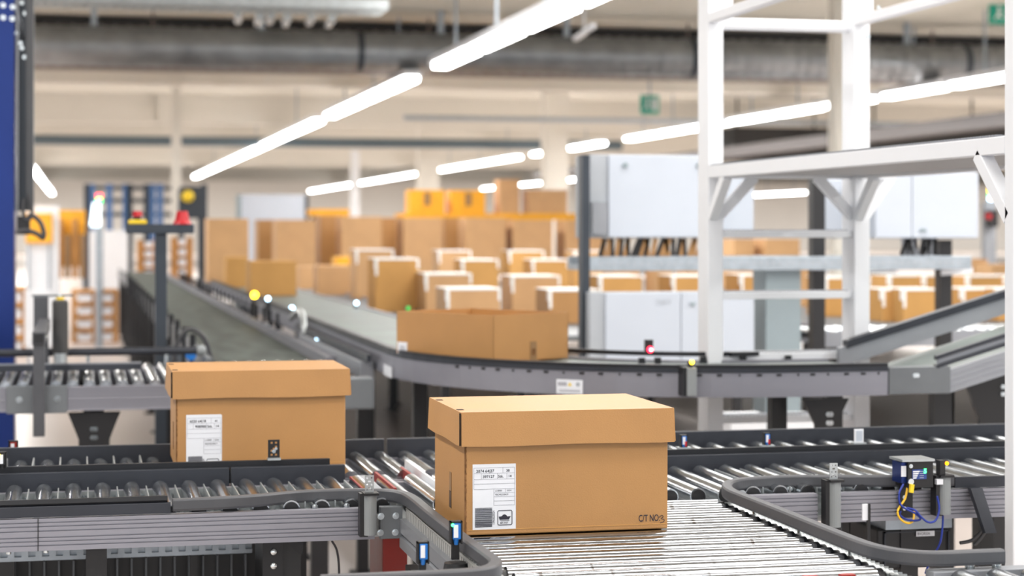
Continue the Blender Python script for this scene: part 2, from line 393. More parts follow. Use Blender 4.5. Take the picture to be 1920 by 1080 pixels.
# separator plates with bolts between rollers
sp = MB().box(-.0015, .0015, -.2, .2, -.028, .014).build('separator_plate', ZINC); sp.parent = RB; sp.location = Vector((-.36, 5.055, .797))-WL[RB]
for i in range(1, 47):
    if -.36+i*.0765 < .74 or -.36+i*.0765 > 1.75: inst(sp, (-.362+i*.0765, 5.055, .797), RB)
MB().box(XL, XR, 4.83, 5.29, .72, .735).build('bottom_pan', ZINC, RB)
MB().box(XL, .72, 5.285, 5.29, .735, .795).build('inner_plate', ZINC, RB)
bb = MB()
for i in range(16):
    x = -.372+i*.0765
    if x < .7:
        bolt(bb, (x, 5.284, .778), (0, -1, 0), .006, .005)
bb.build('inner_bolt', BOLT, RB)['kind'] = 'stuff'
# roller end rings
er = MB()
er.cyl((0, -.2285, 0), (0, -.232, 0), .0185, 20)
er = er.build('roller_end', BLACK); er.parent = RB; er.location = Vector((-.40, 5.055, .797))-WL[RB]
for i in range(1, 47): inst(er, (-.40+i*.0765, 5.055, .797), RB)
# front dark guard, left
g = MB().sweep([(0, .803), (.016, .803), (.016, .829), (0, .829)], [(XL, 4.80, 0), (.217, 4.80, 0)]); g.build('guard_rail', GUARD, RB, .0015)
g = MB().sweep([(0, .829), (.010, .829), (.013, .835), (.010, .845), (0, .845)], [(XL, 4.80, 0), (.210, 4.80, 0)]); g.build('guard_strip', GUARDT, RB)
# seams
MB().box(-.1, -.098, 4.778, 4.785, .722, .80).build('profile_joint', BLACK, RB)
# right front guard (short dark rail beside the scanner)
g = MB().sweep([(0, .803), (.016, .803), (.016, .832), (0, .832)], [(2.30, 4.80, 0), (XR, 4.80, 0)]); g.build('guard_rail', GUARD, RB)
# middle guard between the two cross conveyors
for (x0, x1) in ((XL, .40), (.405, .72), (1.39, XR)):
    MB().box(x0, x1, 5.315, 5.335, .795, .845).build('guard_rail', GUARD, RB, .0015)
    if x0 != .405: MB().box(x0, x1 if x1 != .40 else .68, 5.335, 5.35, .84, .861).build('guard_strip', GUARDT, RB, .001)
MB().box(-.105, .0, 5.312, 5.318, .80, .82).build('joint_plate', GUARD, RB)
# legs
for x in (.04, .52, 2.2, 3.0):
    leg(RB, x, 4.88, .722, .05); leg(RB, x, 5.24, .722, .05)
for x in (.04, .52, 2.2, 3.0): MB().box(x-.02, x+.02, 4.86, 5.26, .2, .24).build('cross_tie', BLACK, RB)
# support bracket with bolts under the profile at x=500..560
c = onY(505, 1022, 4.82)
m = MB(); m.box(c.x-.015, c.x+.035, 4.835, 4.86, .62, .722); m.prism([(c.x+.035, 4.82, .722), (c.x+.085, 4.82, .722), (c.x+.085, 4.82, .685), (c.x+.077, 4.82, .683)], (0, .004, 0))
m.build('support_bracket', BLACKM, RB)
m = MB()
for z in (.690, .655): m.sphere((c.x+.012, 4.833, z), .009, 12, 8, (1, .6, 1))
m.build('bracket_bolt', BOLT, RB)
# bolts below profile left
m = MB()
for px in (16, 86): c = onY(px, 1038, 4.79); m.cyl((c.x, 4.80, .722), (c.x, 4.80, .714), .006, 10)
m.build('lower_bolt', BOLT, RB)
# corner joint plate with four bolts
MB().box(.735, .792, 4.775, 4.80, .722, .803).build('corner_plate', PLATE, RB, .002)
for (px, py) in ((714, 968), (742, 967), (713, 999), (741, 998)):
    c = onY(px, py, 4.775); bolt(MB(), (c.x, 4.775, c.z), (0, -1, 0), .0065, .006).build('plate_bolt', BOLT, RB)
MB().box(.46, .54, 4.9, 5.2, .52, .715).build('motor_housing', BLACKM, RB, .004)
# transfer strips in the junction: plates, red belts
for (x, wd, m_, z, y0, y1) in ((.775, .028, ZINC, .806, 4.86, 5.30), (.93, .006, WPAINT, .826, 4.97, 5.55), (.735, .010, REDP, .814, 5.06, 5.30), (.81, .007, REDP, .819, 5.0, 5.35), (.90, .008, REDP, .818, 4.90, 5.45)):
    MB().box(x-wd/2, x+wd/2, y0, y1, .79, z).build('transfer_strip', m_, RB)
MB().box(.742, .775, 5.0, 5.29, .795, .818).build('cover_plate', ALUL, RB, .002)

# second (rear) cross conveyor
R2 = thing('rear_cross_conveyor', 'second roller conveyor carrying the left lidded carton, parallel behind the front one', 'conveyor', (0, 5.62, 0))
MB().box(XL, XR, 5.36, 5.385, .72, .792).build('front_profile', ALU, R2)
MB().box(XL, XR, 5.87, 5.895, .72, .792).build('rear_profile', ALU, R2)
q0 = roller_mesh('roller', .022, .47, (0, 1, 0), CHROME); q0.parent = R2; q0.location = Vector((-.40, 5.628, .795))-WL[R2]
for i in range(1, 47): inst(q0, (-.40+i*.0765, 5.628, .795), R2)
s2 = MB().box(-.002, .002, -.2, .2, -.02, .03).build('separator_plate', ZINC); s2.parent = R2; s2.location = Vector((-.36, 5.628, .797))-WL[R2]
for i in range(1, 8): inst(s2, (-.362+i*.0765, 5.628, .797), R2)
MB().box(XL, XR, 5.39, 5.865, .72, .735).build('bottom_pan', ZINC, R2)
for (x0, x1) in ((XL, .92), (.93, XR)):
    MB().box(x0, x1, 5.895, 5.915, .79, .850).build('guard_rail', GUARD, R2, .0015)
for x in (-.2, .6, 1.75, 2.9):
    leg(R2, x, 5.45, .72); leg(R2, x, 5.83, .72)
for y in (5.45, 5.83): MB().box(-.2, 2.9, y-.015, y+.015, .3, .34).build('cross_tie', BLACK, R2)

# main roller conveyor towards the camera
RA = thing('main_roller_conveyor', 'wide roller conveyor with polished steel rollers under the front lidded carton', 'conveyor', (1.24, 4.25, 0))
a0 = roller_mesh('roller', .030, .75, (1, 0, 0), CHROMEX); a0.parent = RA; a0.location = Vector((1.238, 4.745, .77))-WL[RA]
e0 = []
for sgn in (-1, 1):
    b = MB(); b.cyl((sgn*.375, 0, 0), (sgn*.392, 0, 0), .024, 16); b.cyl((sgn*.390, 0, 0), (sgn*.40, 0, 0), .012, 10)
    c_ = b.build('roller_end_cap', BLACK); c_.parent = RA; c_.location = a0.location; e0.append(c_)
for i in range(1, 14):
    y = 4.745-i*.0775
    inst(a0, (1.238, y, .77), RA)
    for c_ in e0: inst(c_, (1.238, y, .77), RA)
MB().box(.80, 1.68, 3.64, 4.78, .64, .655).build('bottom_pan', BLACKM, RA)
MB().sweep([(0, .70), (.03, .70), (.03, .727), (.022, .730), (.022, .735), (.03, .738), (.03, .772), (0, .772)], [(.815, 4.78, 0), (.815, 3.64, 0)]).build('side_profile', ALUL, RA)
MB().sweep([(-.03, .70), (0, .70), (0, .772), (-.03, .772)], [(1.665, 4.78, 0), (1.665, 3.64, 0)]).build('side_profile', ALUL, RA)
# slotted wiring duct (comb) left
m = MB(); m.box(.800, .835, 3.70, 4.775, .745, .752); m.box(.800, .835, 3.70, 4.775, .796, .800)
n = 46
for i in range(n):
    y = 4.775-(i+.5)*(1.075/n); m.box(.800, .803, y-.008, y+.008, .75, .797); m.box(.832, .835, y-.008, y+.008, .75, .797)
m.build('slotted_wiring_duct', mat('comb_grey', (.36, .36, .35), .55), RA)
MB().box(.805, .830, 3.71, 4.765, .752, .79).build('comb_gap_shade', BLACK, RA)  # dark core puts the shade between the comb teeth into its colour
m = MB()
for i in range(44):
    y = 4.75-i*.0235; m.box(.806, .812, y-.006, y+.006, .8, .803); m.box(.818, .830, y-.004, y+.004, .8, .802)
m.build('duct_cover_slots', ZINC, RA)['kind'] = 'stuff'
# right perforated strip and chain
m = MB(); m.box(1.640, 1.672, 3.66, 4.78, .772, .776)
for i in range(48):
    y = 4.77-i*.0235; m.obox((1.648, y, .781), (.009, 0, 0), (0, .006, .002), (0, -.001, .004)); m.obox((1.664, y-.008, .781), (.007, 0, 0), (0, .006, -.001), (0, .001, .004))
m.build('drive_chain', ZINC, RA)
m = MB()
for i in range(26):
    y = 4.76-i*.042; m.cyl((1.622, y, .765), (1.640, y, .765), .017, 14)
m.build('chain_wheels', BLACKM, RA)['kind'] = 'stuff'
for (x, y) in ((.83, 4.6), (.83, 3.75), (1.65, 4.6), (1.65, 3.75)): leg(RA, x, y, .70)
# end frame towards the camera
MB().box(.86, 1.60, 3.655, 3.69, .70, .79).build('end_profile', ALUL, RA, .002)
m = MB()
for px in (1500, 1575): c = onz(px, 1074, .80); m.box(c.x, c.x+.03, 3.66, 3.68, .79, .797)
m.build('red_marker', REDP, RA)
# front right conveyor in the bottom corner
RG = thing('corner_roller_conveyor', 'roller conveyor in the bottom right corner below the curved rail end', 'conveyor', (2.1, 3.4, 0))
MB().box(1.70, 2.35, 3.635, 3.675, .72, .80).build('side_profile', ALUL, RG, .002)
MB().box(1.70, 2.35, 3.10, 3.14, .72, .80).build('side_profile', ALUL, RG, .002)
gr = roller_mesh('roller', .025, .46, (0, 1, 0), CHROME); gr.parent = RG; gr.location = Vector((1.75, 3.385, .782))-WL[RG]
for i in range(1, 8): inst(gr, (1.75+i*.078, 3.385, .782), RG)
for (x, y) in ((1.74, 3.65), (2.31, 3.65), (1.74, 3.12), (2.31, 3.12)): leg(RG, x, y, .72)
MB().box(1.70, 2.35, 3.14, 3.635, .72, .73).build('bottom_pan', ZINC, RG)

# curved guide rails
RP = [(-.012, -.030), (.012, -.030), (.014, -.024), (.014, -.004), (.010, 0), (-.010, 0), (-.014, -.004), (-.014, -.024)]
def guide(name, pts, label, bolts):
    p = smooth_path([(x, y, .838) for (x, y) in pts], 8)
    t = thing(name, label, 'guide rail', (*pts[0], .80))
    MB().sweep(RP, p, False).build('rail', RUB, t, .001)
    for (x, y, z0) in bolts:
        b = MB(); b.cyl((x, y, z0), (x, y, .81), .005, 10); b.cyl((x, y, .80), (x, y, .808), .010, 6); b.cyl((x, y, z0), (x, y, z0+.006), .010, 6)
        b.build('stud', BOLT, t)
guide('curved_guide_rail', [(.222, 4.785), (.32, 4.795), (.43, 4.82), (.54, 4.868), (.63, 4.878), (.71, 4.865), (.76, 4.845), (.795, 4.79), (.806, 4.70), (.806, 4.45), (.81, 4.05), (.815, 3.83), (.812, 3.76), (.785, 3.70), (.74, 3.675), (.66, 3.668), (.45, 3.665)],
      'grey curved guide rail wrapping the left side of the front lidded carton', [(.575, 4.80+.01, .80), (.655, 4.81, .80), (.825, 4.62, .80), (.822, 4.30, .80), (.826, 3.95, .80)])
guide('curved_guide_rail', [(2.30, 4.80), (2.17, 4.812), (1.948, 4.862), (1.864, 4.881), (1.764, 4.868), (1.69, 4.83), (1.645, 4.76), (1.622, 4.66), (1.62, 4.55), (1.622, 4.354), (1.622, 4.017), (1.625, 3.82), (1.64, 3.74), (1.67, 3.69), (1.721, 3.662), (1.80, 3.66), (1.865, 3.66)],
      'grey S-shaped guide rail along the right side of the polished rollers', [(1.86, 4.87, .795), (1.74, 4.84, .795), (1.645, 4.55, .776), (1.648, 4.25, .776), (1.65, 3.95, .776), (1.79, 3.655, .80), (1.85, 3.655, .80)])

# rounded posts with perforated bracket
def rail_post(px, pyt, pyb, Y, label, bracket=True, led=None):
    a = onY(px, pyt, Y); b = onY(px, pyb, Y)
    t = thing('post_bracket', label, 'bracket', (a.x, Y, b.z))
    m = MB(); n = 10; r = .0165
    P = [(a.x+r*math.cos(math.pi*k/n), Y-r*math.sin(math.pi*k/n)*.9, b.z) for k in range(n+1)]+[(a.x-r, Y+.012, b.z), (a.x+r, Y+.012, b.z)][::-1]
    m.prism(P, (0, 0, a.z-b.z)); m.build('cover', PLG, t)
    MB().box(a.x-.026, a.x-.006, Y-.004, Y+.030, b.z-.004, a.z+.004).build('clamp', BLACK, t)
    MB().box(a.x-.018, a.x+.020, Y-.018, Y+.03, a.z, a.z+.006).build('cap', BLACKM, t)
    if bracket:
        m = MB(); z0 = a.z+.006; hw = .011; hh = .042; x = a.x-.001; y = Y+.004
        # perforated plate: frame strips with gaps as holes
        cols = [-hw, -hw*.72, -hw*.32, hw*.32, hw*.72, hw]; rows = [0, .10, .2, .30, .40, .5, .60, .70, .80, .90, 1]
        for i in range(5):
            for j in range(10):
                if i in (1, 3) and j in (1, 4, 8): continue
                if i == 2 and j in (2, 6): continue
                m.box(x+cols[i], x+cols[i+1], y, y+.003, z0+rows[j]*hh, z0+rows[j+1]*hh)
        m.build('perforated_plate', ZINC, t)
    return t, a, b
rail_post(694, 928, 1003, 4.745, 'grey rounded post with perforated plate left of the front carton')
rail_post(1565, 903, 988, 4.755, 'grey rounded post with perforated plate right of the front carton')
tp, a, b = rail_post(1771, 894, 964, 4.745, 'grey rounded post with amber-lit sensor beside the blue-screen scanner', False)
m = MB(); m.box(a.x-.018, a.x-.002, 4.735, 4.76, a.z+.006, a.z+.045); m.build('sensor_body', BLACK, tp, .001)
MB().sphere((a.x+.002, 4.735, a.z+.037), .005).build('indicator', LEDO, tp)
MB().box(a.x-.03, a.x-.012, 4.728, 4.742, a.z-.018, a.z-.004).build('sticker', WHITE, tp)

# photoelectric sensors
def sensor(X, Y, Z, label, s=1.0, facing=-1, bracket_down=.05, led=None, name='photoelectric_sensor', body=BLUE, grp=None):
    t = thing(name, label, 'sensor', (X, Y, Z), grp)
    m = MB(); m.box(X-.013*s, X+.013*s, Y, Y+.006, Z, Z+.048*s); m.box(X-.013*s, X-.010*s, Y-.012, Y, Z, Z+.048*s); m.box(X+.010*s, X+.013*s, Y-.012, Y, Z, Z+.048*s); m.box(X-.013*s, X+.013*s, Y-.012, Y, Z+.045*s, Z+.048*s)
    if bracket_down: m.box(X-.008*s, X+.008*s, Y-.002, Y+.008, Z-bracket_down, Z)
    m.build('bracket', BLACKM, t)
    MB().box(X-.008*s, X+.009*s, Y-.014, Y-.001, Z+.010*s, Z+.044*s).build('housing', body, t, .001)
    MB().box(X-.0065*s, X+.003*s, Y-.0155, Y-.0139, Z+.014*s, Z+.041*s).build('white_label', WHITE, t)
    m = MB(); m.cyl((X, Y-.007, Z+.010*s), (X, Y-.007, Z-.002), .006*s, 12, .004*s); m.build('cable_plug', body, t)
    if led: MB().sphere((X-.009*s, Y-.016, Z+.041*s), .0035*s).build('indicator', led, t)
    return t
c = onY(854, 1015, 4.0)
ts = sensor(c.x, 4.0, c.z-.004, 'blue and white sensor in a black bracket at the front carton lower left corner', 1.0, led=LEDG, bracket_down=.035)
m = MB(); m.cyl((c.x+.002, 4.0, c.z-.045), (c.x+.002, 4.0, c.z-.066), .026, 16, .030); m.build('sensor_foot', BLACK, ts)
c = onY(792, 1056, 3.9)
sensor(c.x, 3.9, c.z, 'blue and white sensor in a grey bracket below the slotted wiring duct', .95, bracket_down=.06)

# scanner with blue screen
a = onY(1692, 866, 4.72); b = onY(1750, 914, 4.72)
t = thing('code_scanner', 'dark box scanner with blue screen, green digit and yellow plug', 'scanner', (a.x, 4.75, b.z))
bx0 = a.x+.016; MB().box(bx0, b.x, 4.72, 4.80, b.z, a.z).build('housing', BLACKM, t, .0015)
m = MB(); m.box(bx0-.014, bx0, 4.73, 4.79, b.z+.012, a.z-.003); m.build('side_block', NAVY, t)
MB().box(bx0-.0155, bx0-.002, 4.727, 4.7295, b.z+.03, a.z-.012).build('white_sticker', WHITE, t)
MB().box(bx0-.018, b.x+.002, 4.715, 4.80, a.z, a.z+.006).build('top_plate', ZINC, t)
W = b.x-bx0; Hh = a.z-b.z
MB().box(bx0+W*.16, bx0+W*.72, 4.718, 4.721, b.z+Hh*.33, b.z+Hh*.70).build('screen', DISP, t)
m = MB()
for k in range(4): m.prism([(bx0+W*.18, 4.7165, b.z+Hh*(.36+k*.08)), (bx0+W*(.30+.04*k), 4.7165, b.z+Hh*(.36+k*.08)), (bx0+W*(.33+.04*k), 4.7165, b.z+Hh*(.41+k*.08)), (bx0+W*.18, 4.7165, b.z+Hh*(.41+k*.08))], (0, .001, 0)); m.box(bx0+W*.44, bx0+W*.60, 4.7165, 4.7175, b.z+Hh*(.38+k*.08), b.z+Hh*(.39+k*.08))
m.build('screen_text', WHITE, t)
m = MB(); text_mesh(m, '5', .016, (bx0+W*.60, 4.716, b.z+Hh*.56), bold=.0008); m.build('digit', LEDG, t)
m = MB(); bolt(m, (bx0+.008, 4.72, a.z-.012), (0, -1, 0), .004, .003); m.build('screw', BOLT, t)
m = MB(); m.cyl((bx0+.006, 4.713, b.z+.018), (bx0+.006, 4.72, b.z+.018), .008, 14); m.build('connector', BOLT, t)
MB().bar((bx0+.006, 4.708, b.z+.012), (bx0+.003, 4.708, b.z-.010), .010, .010).build('yellow_plug', YEL, t)
MB().box(bx0+.0, bx0+.034, 4.765, 4.779, b.z-.085, b.z).build('mounting_arm', BLACKM, t)
m = MB()
for z in (-.03, -.06): bolt(m, (bx0+.01, 4.765, b.z+z), (0, -1, 0), .004, .003)
m.build('arm_screw', BOLT, t)
def P(px, py, Y): return onY(px, py, Y)
def cable(pxs, Y, r, m_, label, name='cable'):
    pts = smooth_path([P(x, y, Y+dy) for (x, y, dy) in pxs], 6)
    return tag(MB().tube(pts, r).build(name, m_), label, 'cable')
cable([(1701, 915, 0), (1697, 935, -.01), (1687, 950, -.015), (1683, 962, -.02), (1690, 975, -.02), (1703, 981, -.015), (1712, 976, 0), (1714, 958, .01)], 4.73, .0028, CYEL, 'yellow cable looping below the blue-screen scanner')
cable([(1694, 908, 0), (1686, 925, -.01), (1688, 945, -.015), (1700, 955, -.02), (1715, 962, -.02), (1726, 972, -.015), (1718, 976, -.01), (1700, 974, 0), (1688, 966, 0), (1689, 958, 0)], 4.725, .0028, CBLUE, 'blue cable loop gathered with white ties below the scanner')
cable([(1700, 952, 0), (1716, 957, -.01), (1727, 969, -.015), (1740, 979, -.015), (1754, 976, -.01), (1761, 955, -.005), (1757, 930, 0)], 4.715, .0028, CBLUE, 'blue cable running up to the dark post clamp')
cable([(1768, 966, 0), (1767, 990, 0), (1762, 1020, 0), (1745, 1050, .03), (1735, 1075, .05)], 4.75, .0028, CBLUE, 'blue cable dropping below the amber sensor post')
cable([(1800, 1018, 0), (1820, 1014, 0), (1832, 1005, 0), (1840, 995, 0)], 4.85, .005, CGREY, 'thick grey cable at the foot of the sloping dark bracket, left one')
cable([(1826, 1022, 0), (1835, 1014, 0), (1843, 1003, 0), (1848, 995, 0)], 4.85, .005, CGREY, 'thick grey cable at the foot of the sloping dark bracket, right one')
cable([(622, 1014, 0), (631, 1030, 0), (635, 1055, 0), (636, 1085, 0), (636, 1130, .0)], 4.9, .003, CGREY, 'thin grey cable hanging under the front conveyor beside the motor')
# sloping dark bracket
a = onY(1825, 917, 4.74); b = onY(1856, 995, 4.74)
m = MB().prism([(a.x, 4.755, a.z), (a.x+.034, 4.755, a.z), (b.x, 4.70, b.z), (b.x-.032, 4.70, b.z)], (0, .02, 0))
tag(m.build('sloping_bracket', GUARD), 'sloping dark cover plate on the front conveyor right of the scanner', 'bracket')
# drive controller box
a = onY(1645, 985, 4.86); b = onY(1785, 1062, 4.86)
t = thing('controller_box', 'black controller box with a small white name plate under the scanner', 'control box', (a.x, 4.9, b.z))
MB().box(a.x, b.x, 4.86, 5.05, b.z, a.z-.012).build('housing', BLACK, t, .004)
MB().box(a.x+.02, b.x-.005, 4.85, 5.0, a.z-.012, a.z+.02).build('top_plate', GALV, t)
m = MB(); m.box(a.x+.018, b.x-.01, 4.853, 4.86, a.z-.022, a.z-.018); m.box(a.x+.018, a.x+.022, 4.853, 4.86, b.z+.01, a.z-.018); m.box(b.x-.014, b.x-.01, 4.853, 4.86, b.z+.01, a.z-.018)
m.build('rim', GUARD, t)
c = onY(1718, 1006, 4.85); c2 = onY(1752, 995, 4.85)
MB().box(c.x, c2.x, 4.849, 4.852, c.z, c2.z).build('name_plate', WHITE, t)
m = MB(); text_mesh(m, 'BVOR506', .010, (c.x+.003, 4.8485, c.z+.004), sx=.9); m.build('name_plate_text', INK, t)
# white reflector and pole at 1620,960
t = thing('reflector_pole', 'white reflector on a black stalk behind the right curved rail', 'reflector', (1.99, 4.66, .62))
a = onY(1622, 975, 4.66); MB().box(a.x-.009, a.x+.006, 4.655, 4.66, a.z, a.z+.042).build('reflector', WHITE, t)
MB().box(a.x+.006, a.x+.012, 4.652, 4.664, a.z, a.z+.042).build('holder', BLACK, t)
MB().bar((a.x+.010, 4.662, a.z+.02), (a.x+.014, 4.662, 0), .008, .008).build('stalk', BLACK, t)
# sensors on the middle guard, right side
for (px, py, lb, s, m_) in ((1437, 850, 'small blue sensor with red lens on the rear rail, midway right of the carton', .8, BLUE), (1281, 848, 'small blue sensor right beside the front carton lid', .8, BLUE)):
    c = onY(px, py, 5.36)
    tt = sensor(c.x, 5.362, .862, lb, s, bracket_down=0, body=m_)
    MB().box(c.x+.001, c.x+.006, 5.344, 5.3475, .868, .882).build('red_lens', REDB, tt)
    MB().box(c.x-.02, c.x+.02, 5.342, 5.37, .861, .865).build('foot_plate', ZINC, tt)
c = onY(1609, 846, 5.36)
t = thing('reflector', 'white framed reflector standing on the rear rail above the scanner', 'reflector', (c.x, 5.355, .861))
MB().box(c.x-.014, c.x+.014, 5.352, 5.358, .865, .905).build('frame', WHITE, t); MB().box(c.x-.009, c.x+.009, 5.350, 5.352, .870, .900).build('prism_face', CABP, t); MB().box(c.x-.02, c.x+.02, 5.345, 5.37, .861, .865).build('foot_plate', ZINC, t)
# black plate before left carton
c = onY(513, 868, 5.345)
t = thing('perforated_bracket', 'black perforated bracket standing in front of the left lidded carton', 'bracket', (c.x, 5.34, .861))
m = MB(); x = c.x; z0 = .867
for i, (u0, u1) in enumerate(((-.016, -.009), (-.009, -.003), (-.003, .003), (.003, .009), (.009, .016))):
    for j in range(9):
        if (i in (1, 3) and j in (1, 7)) or (i == 2 and j == 4) or (i == 3 and j == 5) or (i == 1 and j == 3): continue
        m.box(x+u0, x+u1, 5.337, 5.342, z0+j*.0055, z0+(j+1)*.0055)
m.build('plate', BLACKM, t); MB().box(x-.018, x+.018, 5.325, 5.35, .861, .867).build('foot', ZINC, t)
m = MB(); bolt(m, (x, 5.337, .885), (0, -1, 0), .004, .003); bolt(m, (x+.006, 5.337, .892), (0, -1, 0), .003, .003); m.build('screw', BOLT, t)
c = onY(4, 880, 5.30)
t = sensor(c.x, 5.31, .862, 'small amber-lit sensor on the rail at the left edge of the photo', .9, bracket_down=0, led=LEDY, body=BLACK)
# small red-white sensor hanging lower left
c = onY(25, 840, 6.0); MS = MB().box(c.x-.012, c.x+.012, 6.02, 6.04, 0, c.z-.03); t = sensor(c.x, 6.0, c.z-.03, 'small silver and red sensor under the left conveyor', 1.1, bracket_down=.03, body=REDP); MS.build('stand', BLACK, t)
# dark clutter below the front conveyor at left
t = thing('perforated_cable_tray', 'perforated grey metal tray under the front conveyor at lower left', 'cable tray', (.1, 5.42, .58))
m = MB(); x = -.45
m.box(-.45, .47, 5.40, 5.41, .600, .606); m.box(-.45, .47, 5.40, 5.41, .622, .636)
for i in range(25): m.box(-.45+i*.0368, -.45+i*.0368+.018, 5.40, 5.41, .606, .622)
m.box(-.45, .47, 5.405, 5.50, .594, .600); m.box(-.45, .47, 5.412, 5.415, .60, .632)
m.build('tray', GALV, t)
for x in (-.3, .3): MB().box(x, x+.02, 5.42, 5.44, 0, .594).build('support', BLACK, t)
t = thing('slatted_panel', 'dark panel with thin bright slats below the perforated tray', 'panel', (.1, 5.5, .3))
MB().box(-.5, .5, 5.56, 5.58, .05, .594).build('backing', BLACK, t)
m = MB()
for i in range(25): m.box(-.5+i*.04, -.495+i*.04, 5.53, 5.56, .05, .57)
m.build('slats', PLATE, t)
for x in (-.45, .45): MB().box(x, x+.03, 5.55, 5.58, 0, .05).build('foot', BLACK, t)
# red machine housing
a = onY(712, 1016, 5.1); b = onY(772, 1016, 5.1)
t = thing('red_drive_cover', 'red sheet metal cover under the conveyor junction', 'cover', (a.x, 5.1, .05))
MB().box(a.x, b.x-.02, 5.05, 5.28, .08, .712).build('cover', REDP, t, .003)
for x in (a.x+.01, b.x-.05): MB().box(x, x+.02, 5.1, 5.2, 0, .08).build('foot', BLACK, t)

# ---------------------------------------------------------------- the two lidded cartons
def lidded_carton(x0, x1, y0, y1, z0, zl, z1, label, side=True):
    t = thing('lidded_carton', label, 'carton', ((x0+x1)/2, (y0+y1)/2, z0))
    e = .0035
    b = MB(); b.box(x0, x1, y0, y1, z0, z1-.01); b.build('body', CARD, t, .003)
    # doubled front corner edge (corrugated, slightly ragged)
    b = MB(); r = random.Random(5); n = 40
    for k in range(n):
        za, zb = z0+(zl-z0)*k/n, z0+(zl-z0)*(k+1)/n; j = r.uniform(-.0008, .0009)
        b.box(x0-.0012, x0+.0022+j, y0-.0012, y0+.003, za, zb)
    b.build('corner_edge', EDGE, t)
    # flap seam across the bottom front
    b = MB(); b.box(x0+.006, x1-.004, y0-.0008, y0, z0+.011, z0+.0125); b.build('bottom_crease', CARD3, t)
    L = MB(); w = .012
    # lid: top sheet and four skirts, slightly flared and not quite meeting at the corner
    X0, X1, Y0, Y1 = x0-w, x1+w, y0-w*.9, y1+w*.9
    L.box(X0, X1, Y0, Y1, z1-e, z1)
    def skirt(p, q, drop, fl):
        p, q, fl = Vector(p), Vector(q), Vector(fl); th = fl.normalized()*-e if fl.length else Vector((0, 0, 0))
        n = 14; v = []
        for i in range(n+1):
            f = i/n; s = p.lerp(q, f); bz = drop+.0012*math.sin(f*9+p.x*7); bow = math.sin(math.pi*f)*.003
            s0 = s; s1 = s+Vector((0, 0, -bz))+fl*(1+bow/.004*.3)
            v += [s0, s1, s1+th, s0+th]
        fs = []
        for i in range(n):
            for k in range(4): fs.append((i*4+k, i*4+(k+1) % 4, (i+1)*4+(k+1) % 4, (i+1)*4+k))
        fs += [(3, 2, 1, 0), tuple(range(n*4, n*4+4))]
        L.add(v, fs)
    d = z1-zl
    skirt((X0+.001, Y0, z1-.001), (X1, Y0, z1-.001), d, (0, -.004, 0))
    skirt((X1, Y1, z1-.001), (X0, Y1, z1-.001), d, (0, .004, 0))
    skirt((X0, Y1, z1-.001), (X0, Y0+.004, z1-.001), d-.002, (-.004, 0, 0))
    skirt((X1, Y0, z1-.001), (X1, Y1, z1-.001), d-.001, (.004, 0, 0))
    lid = L.build('lid', CARD, t)
    g = MB()
    for fy in (.16, .80): 
        yy = Y0+(Y1-Y0)*fy; g.box(X0+.003, X0+.018, yy-.012, yy+.012, z1-.0002, z1+.0008)
    g.box(X0-.0035, X0+.0015, Y0+.0005, Y0+.0035, zl+.001, z1-.002)
    g.build('lid_slots', DARKGAP, lid); WL[lid] = WL[t].copy()
    return t, (X0, X1, Y0, Y1)
